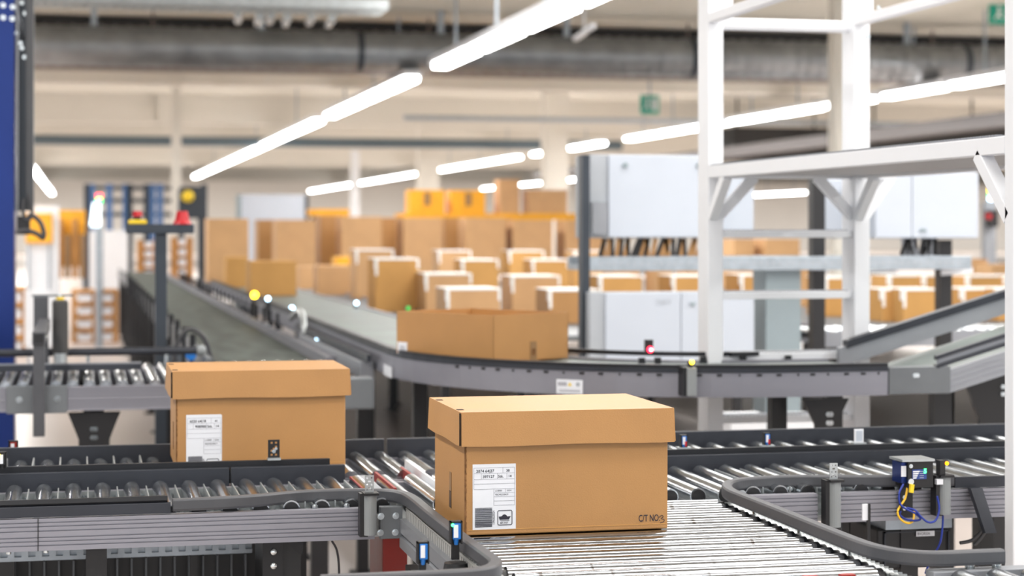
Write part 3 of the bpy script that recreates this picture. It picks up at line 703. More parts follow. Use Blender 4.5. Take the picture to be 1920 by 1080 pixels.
def ship_label(t, x0, x1, z0, z1, y, lines, chamfer=False):
    W = x1-x0; Hh = z1-z0
    m = MB()
    if chamfer: m.prism([(x0, y, z0), (x0+W*.90, y, z0), (x1, y, z0+Hh*.07), (x1, y, z1-Hh*.015), (x1-W*.03, y, z1), (x0, y, z1)], (0, .0006, 0))
    else: m.prism([(x0, y, z0), (x1, y, z0), (x1, y, z1), (x0, y, z1)], (0, .0006, 0))
    lb = m.build('shipping_label', WHITE, t); WL[lb] = WL[t].copy()
    U = lambda u: x0+W*u
    V = lambda v: z0+Hh*v
    yy = y-.0006; g = MB(); th = .0005
    def hl(u0, u1, v, k=1): g.box(U(u0), U(u1), yy, yy+.0004, V(v)-th*k/2, V(v)+th*k/2)
    def vl(u, v0, v1, k=1): g.box(U(u)-th*k/2, U(u)+th*k/2, yy, yy+.0004, V(v0), V(v1))
    for v in (.945, .86, .77, .70, .62): hl(.03, .97, v)
    vl(.03, .62, .945); vl(.97, .37, .945); vl(.70, .86, .945); vl(.20, .77, .86); vl(.57, .77, .86); vl(.79, .77, .86)
    for v in (.56, .50, .435, .37): hl(.49, .97, v)
    vl(.49, .37, .62); vl(.76, .56, .62); g.build('grid_lines', GRIDINK, lb)
    m = MB()
    for (txt, u, v, s, sx, bd) in lines: text_mesh(m, txt, s*Hh, (U(u), yy, V(v)), sx=sx, bold=bd)
    text_mesh(m, '15960620024', .055*Hh, (U(.51), yy, V(.07)), xdir=(0, 0, 1), up=(-1, 0, 0), sx=.72)
    m.build('printed_text', INK, lb)
    m = MB(); r = random.Random(11); v = .04
    while v < .335:
        h = r.choice((.003, .005, .008, .010)); m.box(U(.055), U(.45), yy, yy+.0004, V(v), V(min(.345, v+h))); v += h+r.choice((.003, .004, .006))
    m.build('barcode', INK, lb)
    # framed ship pictogram
    m = MB(); a0, a1, b0, b1 = .58, .91, .065, .285; k = .0011
    c = .02
    pts = [(a0+c, b0), (a1-c, b0), (a1, b0+c*.7), (a1, b1-c*.7), (a1-c, b1), (a0+c, b1), (a0, b1-c*.7), (a0, b0+c*.7)]
    P3 = [Vector((U(p), yy, V(q))) for p, q in pts]
    for i in range(8): m.bar(P3[i], P3[(i+1) % 8], .0004, k*1.3, up=(0, 1, 0)) if False else m.bar(P3[i], P3[(i+1) % 8], k*1.3, .0005, up=(0, 1, 0))
    hull = [(.605, .185), (.625, .145), (.84, .145), (.87, .185), (.89, .195), (.80, .192), (.79, .205), (.77, .215), (.75, .225), (.74, .222), (.735, .232), (.728, .222), (.70, .222), (.685, .205), (.66, .195), (.605, .192)]
    m.prism([(U(p), yy, V(q)) for p, q in hull], (0, .0004, 0))
    m.box(U(.63), U(.86), yy, yy+.0004, V(.132), V(.136)); m.box(U(.66), U(.84), yy, yy+.0004, V(.122), V(.125))
    text_mesh(m, 'SEA FAST', .032*Hh, (U(.635), yy, V(.085)), sx=.95, bold=.0001)
    m.build('ship_pictogram', INK, lb)
    return lb
T1, ex = lidded_carton(.858, 1.341, 4.30, 4.685, .8005, 1.006, 1.083, 'lidded brown carton marked C/T NO:3 standing on the polished rollers in front')
a = onY(886, 871, 4.30); b = onY(967, 991, 4.30)
LN = [('2074 64|27', .08, .875, .062, 1.0, .00012), ('38', .77, .877, .055, 1.05, .0001), ('397127', .23, .79, .060, 1.02, .00012), ('Stk.', .585, .79, .060, 1.0, .00012), ('14', .82, .792, .055, 1.0, .0001),
      ('L10000', .52, .578, .036, 1.0, 0), ('2034', .79, .578, .036, 1.0, 0), ('4063402308439', .52, .518, .036, .88, 0)]
ship_label(T1, a.x, b.x, b.z, a.z, 4.2990, LN)
m = MB(); c = onY(1198, 978, 4.2992)
text_mesh(m, 'C/T NO:', .0225, (c.x-.001, 4.2990, c.z), sx=.63, bold=.0002)
# handwritten 3
hp = smooth_path([(c.x+.051, 4.299, c.z+.010), (c.x+.056, 4.299, c.z+.013), (c.x+.059, 4.299, c.z+.009), (c.x+.054, 4.299, c.z+.005), (c.x+.061, 4.299, c.z+.003), (c.x+.060, 4.299, c.z-.002), (c.x+.051, 4.299, c.z-.005)], 5)
for i in range(len(hp)-1): m.bar(hp[i], hp[i+1], .0013, .0004, up=(0, 1, 0))
m.build('carton_number', INK, T1)
# hand slot with tape on the left side
m = MB(); m.box(.8568, .8578, 4.463, 4.487, .84, .925); m.build('side_slot', TAPE, T1)
m = MB()
for k in range(11): m.box(.8560, .8567, 4.464, 4.486, .842+k*.0036, .8435+k*.0036)
m.build('slot_print', INK, T1)
T2, _ = lidded_carton(.266, .747, 5.51, 5.87, .8175, 1.022, 1.098, 'lidded brown carton behind the dark guard rail at left, white label beside bracket')
a = onY(349, 778, 5.51); b = onY(416, 893, 5.51)
L2 = [('6020 64|18', .10, .875, .060, .95, .0001), ('41', .80, .877, .050, 1, .0001), ('908980', .25, .79, .058, 1.02, .0001), ('Stk.', .59, .79, .058, 1, .0001), ('14', .82, .792, .055, 1, .0001),
      ('L10000', .52, .578, .036, 1, 0), ('2034', .79, .578, .036, 1, 0), ('4063402308271', .52, .518, .036, .88, 0)]
ship_label(T2, a.x, b.x, b.z, a.z, 5.509, L2, True)
m = MB(); m.box(.2648, .2658, 5.66, 5.69, .86, .94); m.build('side_slot', EDGE, T2)

# ---------------------------------------------------------------- raised curve conveyor
ZD = .985
DC = thing('curved_belt_conveyor', 'raised belt conveyor curving from the far hall to the right behind the cartons', 'conveyor', (2.0, 7.0, 0))
cx, cy = 2.55, 7.83
def cpath(r, xend, yend, z=0):
    p = [(xend, cy-r, z)]
    for k in range(0, 19): a = -math.pi/2-k*math.pi/36; p.append((cx+r*math.cos(a), cy+r*math.sin(a), z))
    p += [(cx-r, y, z) for y in (8.6, 10, 13, yend)]
    return p
out = cpath(1.28, 2.87, 20)
MB().sweep(alu_prof(ZD, .896, -.03, 0), out[::-1] and [tuple(p) for p in out]).build('outer_side_profile', ALU, DC)
def rectp(n0, n1, z0, z1): return [(n0, z0), (n1, z0), (n1, z1), (n0, z1)]
MB().sweep(rectp(-.034, .006, .984, 1.0), out).build('outer_guard', GUARD, DC)
MB().sweep(rectp(-.03, .0, 1.0, 1.013), out).build('outer_guard_strip', GUARDT, DC)
m = MB()
for i in range(20):
    w_ = .018 if i % 3 else .006
    if i < 5: m.box(2.83-i*.065, 2.83-i*.065+w_, cy-1.3125, cy-1.309, .972, .980)
    an = -math.pi/2-i*.055-.02; u = Vector((math.cos(an), math.sin(an), 0)); tn = Vector((-u.y, u.x, 0))
    m.obox(Vector((cx, cy, .976))+u*1.3095, tn*w_/2, u*.003, Vector((0, 0, .004)))
m.build('rail_slots', BLACKM, DC)['kind'] = 'stuff'
# belt
inner = cpath(.74, 2.87, 20)
fs = []; v = []
for k in range(len(out)): v += [Vector(inner[k])+Vector((0, 0, ZD-.004)), Vector(out[k])+Vector((0, 0, ZD-.004)), Vector(out[k])+Vector((0, 0, ZD-.03)), Vector(inner[k])+Vector((0, 0, ZD-.03))]
for k in range(len(out)-1):
    for j in range(4): fs.append((k*4+j, k*4+(j+1) % 4, (k+1)*4+(j+1) % 4, (k+1)*4+j))
MB().add(v, fs).build('belt', BELTL, DC)
MB().sweep(rectp(-.0, .03, .90, .99), inner).build('inner_side_profile', ALU, DC)
ig = [(2.47, cy-.72, 0)]+cpath(.72, 2.4, 9)[1:17]
MB().sweep(rectp(0, .02, 1.005, 1.022), ig).build('inner_guard', GUARDT, DC)
for px in (1205, 1235, 1320, 1395, 1480):
    a = onY(px, 690, 7.1); MB().box(a.x-.012, a.x+.012, 7.105, 7.12, .98, 1.005).build('guard_post', GUARDT, DC)
for (x, y) in ((1.40, 8.0), (1.85, 6.9), (2.75, 6.75), (1.40, 12), (1.40, 16), (1.78, 12), (1.78, 16)): leg(DC, x, y, .90, .06)
# black trapezoid hanger brackets with bolts
def trap(parent, px0, px1, pt, pb, Y, w=.06, bolts=()):
    a = onY(px0, pt, Y); b = onY(px1, pt, Y); zb = onY((px0+px1)/2, pb, Y).z; c = (a.x+b.x)/2
    m = MB().prism([(a.x, Y, a.z), (b.x, Y, a.z), (c+w/2, Y, zb+.03), (c+w/2, Y, zb), (c-w/2, Y, zb), (c-w/2, Y, zb+.03)], (0, .02, 0)).build('support_bracket', BLACK, parent)
    for (px, py) in bolts:
        q = onY(px, py, Y); bolt(MB(), (q.x, Y, q.z), (0, -1, 0), .007, .006).build('bracket_bolt', BOLT, parent)
    return m
trap(DC, 1506, 1592, 749, 812, 6.6, .08, ((1553, 777), (1553, 793), (1558, 777), (1558, 793)))
leg(DC, onY(1457, 770, 6.75).x, 6.75, .89, .06)
leg(DC, onY(1763, 770, 6.7).x, 6.7, .89, .07)
# post clip
a = onY(1298, 690, 6.53)
MB().box(a.x-.018, a.x+.018, 6.53, 6.60, .905, 1.008).build('post_cover', PLG, DC, .004)
MB().box(a.x-.03, a.x-.018, 6.54, 6.61, .905, 1.008).build('post_clamp', BLACK, DC)
m = MB(); m.cyl((a.x-.004, 6.54, 1.008), (a.x-.004, 6.54, 1.03), .010, 12); m.build('sensor_stub', BLACK, DC)
MB().sphere((a.x-.002, 6.528, 1.027), .0075).build('amber_indicator', LEDY, DC)
a = onY(1216, 655, 7.1)
MB().box(a.x-.016, a.x+.016, 7.09, 7.105, 1.022, 1.075).build('sensor_housing', BLACKM, DC)
MB().sphere((a.x+.002, 7.085, a.z), .012).build('red_indicator', LEDR, DC)
MB().cyl((a.x+.002, 7.072, a.z), (a.x+.002, 7.070, a.z), .005, 10).build('lens', mat('lens_white', (1, .8, .8), .3, emit=6), DC)
# stickers
u = Vector((-.614, -.789, 0)); tn = Vector((.789, -.614, 0)); sc_ = Vector((cx, cy, .925))+u*1.312; Zv = Vector((0, 0, 1))
st = MB().obox(sc_, tn*.052, u*.0015, Zv*.026).build('warning_sticker', WHITE, DC)
def sp_(a_, z_): return sc_+tn*a_+Zv*z_+u*.002
MB().prism([sp_(-.006, .004), sp_(.010, .004), sp_(.002, .017)], u*.001).build('warning_triangle', YEL, st)
MB().cyl(sp_(.034, .010), sp_(.034, .010)+u*.001, .008, 12).build('round_mark', CABS, st)
m = MB(); [m.obox(sp_(-.042+i*.009, .010), tn*.003, u*.0005, Zv*.007) for i in range(4)]; m.obox(sp_(0, -.012), tn*.042, u*.0005, Zv*.001); m.obox(sp_(0, -.017), tn*.042, u*.0005, Zv*.001)
m.build('small_print', GRIDINK, st)
MB().obox((1.2385, 7.84, .915), (0, .10, 0), (.0015, 0, 0), (0, 0, .022)).build('white_sticker', WHITE, DC)
# junction box & incline
IC = thing('incline_conveyor', 'grey conveyor ramp rising to the right edge from the curved conveyor', 'conveyor', (3.2, 6.7, 0))
yf = cy-1.28
MB().box(2.872, 3.115, yf-.035, yf+.02, .898, .998).build('knee_plate', PLATE, IC, .003)
m = MB()
for px in (1715, 1720): q = onY(px, 704, yf-.035); bolt(m, (q.x, yf-.035, q.z), (0, -1, 0), .006, .005)
m.build('knee_bolt', BOLT, IC)
sl = .285; xe = 4.6
def incl(x0, x1, y0, y1, zb0, zb1, nm, m_, bv=0):
    dz = (x1-x0)*sl
    return MB().prism([(x0, y0, zb0), (x1, y0, zb0+dz), (x1, y0, zb1+dz), (x0, y0, zb1)], (0, y1-y0, 0)).build(nm, m_, IC, bv)
incl(3.115, xe, yf-.03, yf, .90, .985, 'side_profile', ALUL)
for f in (.25, .5, .75): incl(3.116, xe, yf-.032, yf-.0295, .90+.085*f, .902+.085*f, 'profile_groove', ALU)
incl(3.06, xe, yf-.035, yf-.005, .99, 1.003, 'guard', GUARD); incl(3.06, xe, yf-.03, yf-.01, 1.022, 1.037, 'guard', GUARD)
incl(3.07, xe, yf-.02, yf-.012, 1.003, 1.022, 'guard_web', ALUL)
incl(2.90, xe, yf+.50, yf+.53, .96, 1.035, 'far_side_panel', ALUL)
incl(2.93, xe, yf+.49, yf+.54, 1.035, 1.065, 'far_guard', GUARD)
incl(3.0, xe, yf+.0, yf+.5, .93, .945, 'belt', BELTL)
trap(IC, 1800, 1915, 690, 800, 6.75, .09, ())
a = onY(1882, 740, 6.75)
m = MB()
for (px, py) in ((1880, 725), (1885, 725), (1880, 739), (1885, 739)): q = onY(px, py, 6.745); bolt(m, (q.x, 6.745, q.z), (0, -1, 0), .006, .005)
m.build('bracket_bolt', BOLT, IC)
leg(IC, a.x+.02, 6.82, .93, .08); leg(IC, a.x-.12, 7.0, .93, .05); leg(IC, 4.4, 6.82, 1.25, .06)

# ---------------------------------------------------------------- left conveyor with posts
CL = thing('left_side_conveyor', 'grey sided roller conveyor ending behind the left lidded carton', 'conveyor', (.2, 8.2, 0))
x0 = -.9; x1 = 1.16; yc = 7.70; ye = 8.70; zc = .885
MB().sweep(alu_prof(zc, .79), [(x0, yc+.03, 0), (x1-.13, yc+.03, 0)]).build('side_profile', ALU, CL)
MB().box(x1-.14, x1, yc-.02, yc+.10, .775, .90).build('end_block', PLATE, CL, .006)
MB().box(x0, x1, ye, ye+.03, .79, zc).build('rear_profile', ALU, CL)
c0 = roller_mesh('roller', .022, .95, (0, 1, 0), CHROME); c0.parent = CL; c0.location = Vector((-.86, 8.22, .885))-WL[CL]
for i in range(1, 31): inst(c0, (-.86+i*.064, 8.22, .885), CL)
MB().box(x0, x1-.02, yc+.05, ye, .79, .80).build('bottom_pan', BLACKM, CL)
a = onY(265, 692, 8.2)
m = MB(); m.box(x0, a.x, 8.19, 8.21, .912, .938); m.build('centre_guard', GUARD, CL, .002)
m = MB(); m.box(x0, a.x, 8.2, 8.22, .938, .943); m.build('guard_lip', ALUL, CL)
for x in (-.5, .0): MB().box(x, x+.02, 8.2, 8.22, .80, .912).build('guard_stand', BLACKM, CL)
a = onY(378, 665, 8.85)
MB().cyl((x0, 8.9, .945), (a.x, 8.9, .945), .018, 12).build('rear_rail', GUARD, CL)
MB().sphere((a.x, 8.9, .945), .026).build('rail_knob', PLG, CL)
for px in (165, 312):
    q = onY(px, 680, 8.9); MB().cyl((q.x, 8.9, .88), (q.x, 8.9, .93), .008, 8).build('rail_stud', BOLT, CL)
# coupling plate on side
a = onY(12, 724, yc); b = onY(126, 774, yc)
MB().box(a.x, b.x, yc-.012, yc+.002, b.z, a.z).build('coupling_plate', PLATE, CL, .003)
for (px, py) in ((36, 750), (108, 749)):
    q = onY(px, py, yc-.012); bolt(MB(), (q.x, yc-.012, q.z), (0, -1, 0), .010, .008).build('plate_bolt', BOLT, CL)
trap(CL, 127, 226, 774, 838, yc+.03, .12, ((173, 805), (179, 805), (173, 821), (179, 821)))
leg(CL, onY(176, 800, 7.8).x, 7.85, .79, .08); leg(CL, .95, 7.8, .79, .07); leg(CL, -.6, 8.7, .79); leg(CL, .98, 8.75, .79, .06)
# square tube stand and vertical guide roller
t = thing('square_tube_stand', 'grey square tube stand clamped to the left conveyor', 'stand', (-.1, 7.65, .69))
a = onY(62, 725, 7.655); b = onY(84, 818, 7.655); tt = onY(74, 640, 7.655)
MB().box(a.x, b.x, 7.64, 7.685, b.z, tt.z).build('front_tube', RUB, t, .003)
MB().bar(((a.x+b.x)/2, 7.63, tt.z+.012), ((a.x+b.x)/2, 8.82, tt.z+.012), .05, .05).build('cross_tube', RUB, t, .003)
MB().box((a.x+b.x)/2-.018, (a.x+b.x)/2+.018, 7.625, 7.631, tt.z-.006, tt.z+.030).build('tube_opening', BLACK, t)
c = onY(77, 600, 8.85); ct_ = onY(77, 556, 8.85)
MB().box(c.x-.032, c.x+.032, 8.82, 8.88, .90, ct_.z).build('rear_tube', RUB, t, .003)
MB().box(c.x-.04, c.x+.14, 8.83, 8.87, ct_.z, ct_.z+.008).build('top_arm', PLATE, t)
q = onY(86, 632, 7.66); m = MB(); bolt(m, (b.x, 7.66, q.z), (1, 0, 0), .008, .01); m.build('clamp_bolt', BOLT, t)
c = onY(113, 600, 8.8)
t = thing('vertical_guide_roller', 'upright dark rubber roller with metal foot behind the square tubes', 'roller', (c.x, 8.8, .90))
z0 = onY(113, 690, 8.8).z; z1 = onY(113, 662, 8.8).z; z2 = onY(113, 562, 8.8).z
MB().cyl((c.x, 8.8, .905), (c.x, 8.8, z1), .030, 24).build('metal_foot', ZINC, t)
m = MB().cyl((c.x, 8.8, z1), (c.x, 8.8, z2-.01), .035, 24); m.cyl((c.x, 8.8, z2-.01), (c.x, 8.8, z2), .035, 24, .028); m.build('rubber_sleeve', mat('rubber_dark', (.05, .048, .048), .55), t)
MB().cyl((c.x, 8.8, z2), (c.x, 8.8, z2+.012), .018, 12).build('brass_collar', YEL, t)
MB().cyl((c.x, 8.8, z2+.012), (c.x, 8.8, z2+.025), .008, 12).build('top_nut', BOLT, t)

# blue machine column and dark gantry column at left
Y = 10.2
a = onY(-60, 0, Y); b = onY(27, 0, Y)
t = thing('blue_machine_column', 'tall glossy blue steel column at the left edge of the photo', 'machine', (b.x, Y, 0))
MB().box(b.x-.26, b.x, Y, Y+.3, 0, 3.2).build('column', NAVY, t, .004)
for (px, py) in ((6, 10), (24, 13), (6, 33), (23, 35)):
    q = onY(px, py, Y); bolt(MB(), (q.x, Y, q.z), (0, -1, 0), .010, .006).build('bolt', BOLT, t)
t = thing('gantry_column', 'dark grey vertical gantry arm with bolts beside the blue column', 'machine', (b.x+.1, Y+.1, 1.5))
c = onY(48, 0, Y); d_ = onY(63, 0, Y); zb = onY(50, 395, Y).z
MB().box(b.x+.004, c.x, Y+.06, Y+.16, zb, 3.2).build('inner_profile', DKBLUE, t)
MB().box(b.x+.01, b.x+.018, Y+.02, Y+.06, zb-.1, 3.2).build('bright_strip', ALUL, t)
MB().box(c.x, d_.x, Y+.02, Y+.16, zb, 3.2).build('outer_profile', mat('gantry_grey', (.05, .052, .058), .4), t, .003)
for (px, py) in ((41, 5), (30, 16), (47, 25), (32, 62), (38, 81), (41, 90), (46, 107)):
    q = onY(px, py, Y+.06); bolt(MB(), (q.x, Y+.06, q.z), (0, -1, 0), .008, .006).build('bolt', BOLT, t)
for i in range(2):
    MB().bar(onY(30+i*8, 5+30*i, Y+.055), onY(44, 75, Y+.055), .006, .012).build('brace', ALUL, t)
def cableY(pts, Y, r, label): return tag(MB().tube(smooth_path([onY(x, y, Y) for x, y in pts], 6), r).build('cable_loop', CGREY), label, 'cable', 'cables below the gantry arm')
cableY([(45, 372), (43, 390), (46, 408), (54, 412), (60, 400), (58, 378), (56, 365)], Y, .010, 'upper dark cable loop hanging from the gantry arm at left')
cableY([(30, 436), (45, 432), (58, 434), (72, 440), (80, 446), (82, 436), (76, 418), (64, 406), (52, 404)], Y, .013, 'lower dark cable loop in front of the orange board at left')
m = MB(); m.box(onY(32, 0, Y).x, onY(56, 0, Y).x, Y, Y+.06, onY(0, 440, Y).z, onY(0, 405, Y).z)
tag(m.build('gripper', BLACKM), 'dark gripper block at the bottom of the gantry arm', 'machine')

# emergency stop stand
Y = 9.35
a = onY(236, 420, Y); b = onY(363, 438, Y); p0 = onY(291, 438, Y); p1 = onY(313, 438, Y)
t = thing('emergency_stop_stand', 'dark T-shaped stand with a red mushroom button and red beacon beside the belt', 'stand', ((p0.x+p1.x)/2, Y, 0))
MB().box(p0.x, p1.x, Y, Y+.055, 0, b.z).build('post', DKBLUE, t, .003)
MB().box(a.x, b.x, Y-.02, Y+.06, b.z, a.z).build('top_bar', DKBLUE, t, .003)
MB().box(b.x, b.x+.004, Y-.01, Y+.05, b.z+.005, a.z-.003).build('end_cap', ALUL, t)
q = onY(258, 420, Y)
MB().box(q.x-.043, q.x+.043, Y-.02, Y+.05, a.z, a.z+.020).build('yellow_base', YEL, t, .004)
MB().cyl((q.x, Y+.015, a.z+.020), (q.x, Y+.015, a.z+.038), .017, 16).build('button_neck', BLACK, t)
MB().cyl((q.x, Y+.015, a.z+.036), (q.x, Y+.015, a.z+.062), .024, 20, .020).build('red_button', REDB, t, .002)
q = onY(342, 420, Y)
MB().cyl((q.x, Y+.015, a.z), (q.x, Y+.015, a.z+.012), .046, 20, .040).build('beacon_foot', REDB, t)
MB().cyl((q.x, Y+.015, a.z+.012), (q.x, Y+.015, a.z+.062), .036, 20, .026).build('red_beacon', REDB, t, .002)

# long belt running away at left
EB = thing('long_belt_conveyor', 'long grey-green belt conveyor running away between the stop stand and cartons', 'conveyor', (.9, 14, 0))
ex0, ex1 = .60, 1.13
MB().box(ex0, ex1, 9.0, 30, .83, .85).build('belt', BELT, EB)
MB().box(ex0-.03, ex0, 9.0, 30, .76, .90).build('left_side_rail', PLATE, EB)
MB().box(ex1, ex1+.04, 9.0, 30, .76, .90).build('right_side_rail', ALU, EB)
for i in range(13):
    y = 9.9+i*1.5; leg(EB, ex0-.03, y, .78, .06); 
    if i % 2 == 0: leg(EB, ex1+.02, y, .78, .06)
sd = MB().box(-.01, .01, -.01, .01, 0, .10).build('guard_pin', GUARDT); sd.parent = EB; sd.location = Vector((1.15, 11.5, .90))-WL[EB]
for i in range(1, 26): inst(sd, (1.15, 11.5+i*.45, .90), EB)
for i in range(18):
    m = MB().box(ex0-.05, ex0-.02, 10.0+i*.8, 10.03+i*.8, .6, .96).build('guard_pin', GUARDT, EB)
# small transfer drive block with hoses
t = thing('belt_drive_unit', 'dark drive unit with rounded cover and hoses at the near end of the belt', 'machine', (.55, 9.5, .7))
MB().cyl((.38, 9.66, .80), (.49, 9.66, .80), .12, 24).build('drive_drum', DKBLUE, t)
MB().box(.40, .48, 9.56, 9.78, 0, .75).build('stand', BLACK, t)
c = onY(357, 650, 9.3); MB().cyl((c.x, 9.25, .90), (c.x, 9.3, .90), .025, 12).build('blue_valve', BLUE, t)
MB().tube(smooth_path([(.47, 9.3, .7), (.44, 9.3, .9), (.5, 9.3, 1.02), (.58, 9.3, .98), (.62, 9.3, .85)], 5), .012).build('hose', CGREY, t)
# transfer framework between the belts
t = thing('transfer_frame', 'grey angular transfer frame between the long belt and the curved conveyor', 'conveyor', (1.17, 10, 0))
MB().box(1.175, 1.235, 8.2, 10.6, .86, .93).build('frame_beam', ALUL, t, .003)
MB().bar((1.20, 8.1, .95), (1.20, 10.9, .95), .02, .03).build('guard', GUARD, t)
MB().tube(smooth_path([(1.19, 10.4, .93), (1.19, 10.5, 1.02), (1.2, 10.8, 1.04), (1.2, 11.2, .98)], 6), .018).build('bent_tube', ZINC, t)
for y in (8.3, 10.4): leg(t, 1.2, y, .86)
# LEDs & sensors along the belts
def led_post(px, py, Yd, m_, label, r=.014):
    c = onY(px, py, Yd)
    t = thing('sensor_post', label, 'sensor', (c.x, Yd, .90), 'lit sensor posts between the belts')
    MB().box(c.x-.012, c.x+.012, Yd, Yd+.03, .88, c.z+.01).build('post', BLACKM, t)
    MB().sphere((c.x, Yd-.01, c.z), r).build('indicator', m_, t)
led_post(477, 553, 13.2, LEDY, 'amber glowing sensor post beside the long belt', .022)
led_post(502, 560, 12.9, LEDB, 'bluish lit sensor post right of the amber one')
led_post(547, 578, 12.0, LEDB, 'pale blue lit sensor post nearest to the transfer frame', .015)
led_post(595, 636, 9.9, LEDB, 'white lit sensor post by the curve start', .010)
led_post(668, 568, 12.6, LEDB, 'white lit sensor by the white-edged cartons', .012)
led_post(765, 578, 12.2, mat('led_dim_green', (.02, .5, .08), .4, emit=1.5), 'dim green sensor post left of the open carton', .012)

# ---------------------------------------------------------------- open carton on the curve
th = math.radians(32); c0 = onz(925, 682, ZD); r_ = Vector((math.cos(th), math.sin(th), 0)); l_ = Vector((-math.sin(th), math.cos(th), 0))
A_, B_ = .415, .56; hz = onY(925, 592, c0.y).z-ZD
t = thing('open_carton', 'open brown carton without lid standing turned on the curved conveyor', 'carton', (c0.x, c0.y, ZD))
m = MB(); e = .004; ZB = ZD+.001
Z = Vector((0, 0, 1)); ct3 = c0+r_*A_/2+l_*B_/2
base = Vector((ct3.x, ct3.y, ZB))
m.obox(base+Z*.003, r_*A_/2, l_*B_/2, Z*.003)
m.obox(base-l_*(B_/2-e/2)+Z*hz/2, r_*A_/2, l_*e/2, Z*hz/2); m.obox(base+l_*(B_/2-e/2)+Z*hz/2, r_*A_/2, l_*e/2, Z*hz/2)
m.obox(base-r_*(A_/2-e/2)+Z*hz/2, r_*e/2, l_*B_/2, Z*hz/2); m.obox(base+r_*(A_/2-e/2)+Z*hz/2, r_*e/2, l_*B_/2, Z*hz/2)
m.build('body', CARD, t)
p = base-l_*(B_/2+.001)
MB().obox(p+r_*(.01)+Z*.038, r_*.018, l_*.0008, Z*.038).build('tape_tab', TAPE, t)
MB().obox(p-l_*.001+r_*(.01)+Z*.035, r_*.011, l_*.0008, Z*.013).build('printed_square', EDGE, t)
p = base-r_*(A_/2+.001)
lb = MB().obox(p+l_*(B_/2-.035)+Z*.03, r_*.0008, l_*.028, Z*.03).build('white_label', WHITE, t)
m = MB()
for k in range(5): m.obox(p-r_*.001+l_*(B_/2-.035)+Z*(.015+k*.007), r_*.0004, l_*.015, Z*.0018)
m.build('barcode', GRIDINK, lb)

# ---------------------------------------------------------------- background cartons
CN = [0]
def carton(px0, px1, pt, Y, zb, label, dep=.4, m_=CARD2, tape=0, group='cartons waiting in the hall', cat='carton', name='carton', ztop=None, flaps=False):
    a = onY(px0, pt, Y); b = onY(px1, pt, Y); zt = (a.z+b.z)/2
    t = thing(name, label, cat, ((a.x+b.x)/2, Y+dep/2, zb), group)
    o = MB().box(a.x, b.x, Y, Y+dep, zb, zt).build('body', m_, t, .004)
    W = b.x-a.x; s = .019
    if tape:
        m = MB(); m.box(a.x-.001, b.x+.001, Y-.003, Y+dep+.003, zt-.004, zt+.002)
        m.box(a.x+.0, b.x, Y-.003, Y, zt-s*.55, zt-.004)
        m.build('white_top_edge', WTAPE, t)
        L = min(.13, (zt-zb)*.55)
        m = MB(); m.box(a.x-.003, a.x+s*.9, Y-.004, Y-.001, zt-L, zt-.004); m.box(a.x-.004, a.x-.001, Y-.003, Y+.05, zt-L*.6, zt-.004)
        m.build('corner_tape', WTAPE, t)
        if tape > 1:
            m = MB(); m.box(b.x-s*.8, b.x+.003, Y-.004, Y-.001, zt-L*.6, zt-.004); m.build('corner_tape', WTAPE, t)
    return t, a, b, zt
# accumulation lanes that carry them
def lane(name, x0, x1, y0, y1, z, label):
    t = thing(name, label, 'conveyor', ((x0+x1)/2, (y0+y1)/2, 0), 'accumulation lanes')
    MB().box(x0, x1, y0, y1, z-.03, z-.002).build('bed', PLATE, t)
    MB().box(x0-.04, x0, y0, y1, z-.09, z+.02).build('side_rail', ALU, t); MB().box(x1, x1+.04, y0, y1, z-.09, z+.02).build('side_rail', ALU, t)
    n = max(2, int((y1-y0)/4)+1)
    for i in range(n):
        y = y0+.2+(y1-y0-.4)*i/(n-1)
        for x in (x0, x1): leg(t, x, y, z-.05, .05)
    return t
ZL = .86
lane('accumulation_conveyor', 2.02, 2.52, 10.5, 26, ZL, 'dark lane under the first file of white-edged cartons right of the curve')
lane('accumulation_conveyor', 2.62, 4.6, 11.2, 26, ZL, 'wide dark lane under the white-edged cartons behind the open carton')
lane('accumulation_conveyor', 4.75, 10.5, 11.5, 24, ZL, 'dark lane behind the white sorter cabinets and frame')
lane('accumulation_conveyor', 1.9, 12, 27, 29.3, ZL, 'far dark lane under the row of tall plain cartons')
ZD2 = ZD-.003
# on the curve conveyor's straight part
carton(470, 556, 490, 15.0, ZD2, 'ochre carton on the curved belt beside the amber sensor', .45, CARD3)
carton(425, 466, 482, 17.2, ZD2, 'smaller ochre carton half hidden just left of the ochre carton by the sensor', .4, CARD3)
carton(390, 466, 410, 18.8, ZD2, 'tall plain carton at the left end of the crowd', .5, CARD2)
# tape-edged
W1 = 'white-edged carton '
carton(704, 785, 485, 14.7, ZL, W1+'nearest the curve, standing free at left of the group', .42, CARD3, 2)
carton(668, 738, 468, 17.5, ZL, W1+'directly behind the free-standing one at left', .42, CARD2, 2)
carton(838, 938, 541, 12.3, ZL, W1+'right behind the open carton, low one', .4, CARD2, 2)
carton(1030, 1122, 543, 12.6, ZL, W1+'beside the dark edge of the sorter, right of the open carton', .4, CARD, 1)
carton(798, 884, 513, 14.3, ZL, W1+'second row, upper left of the low one', .4, CARD2, 2)
carton(960, 1050, 517, 14.4, ZL, W1+'second row, left of the dark sorter edge', .4, CARD2, 2)
carton(867, 935, 487, 17.2, ZL, W1+'third row, above the low one', .4, CARD3, 2)
carton(999, 1066, 487, 17.4, ZL, W1+'third row, near the sorter', .4, CARD3, 2)
carton(823, 883, 470, 19.6, ZL, W1+'back row, leftmost of three', .4, CARD2, 2)
carton(955, 1020, 470, 19.8, ZL, W1+'back row, middle of three', .4, CARD3, 2)
carton(1078, 1140, 471, 20, ZL, W1+'back row, partly behind the sorter edge', .4, CARD3, 1)
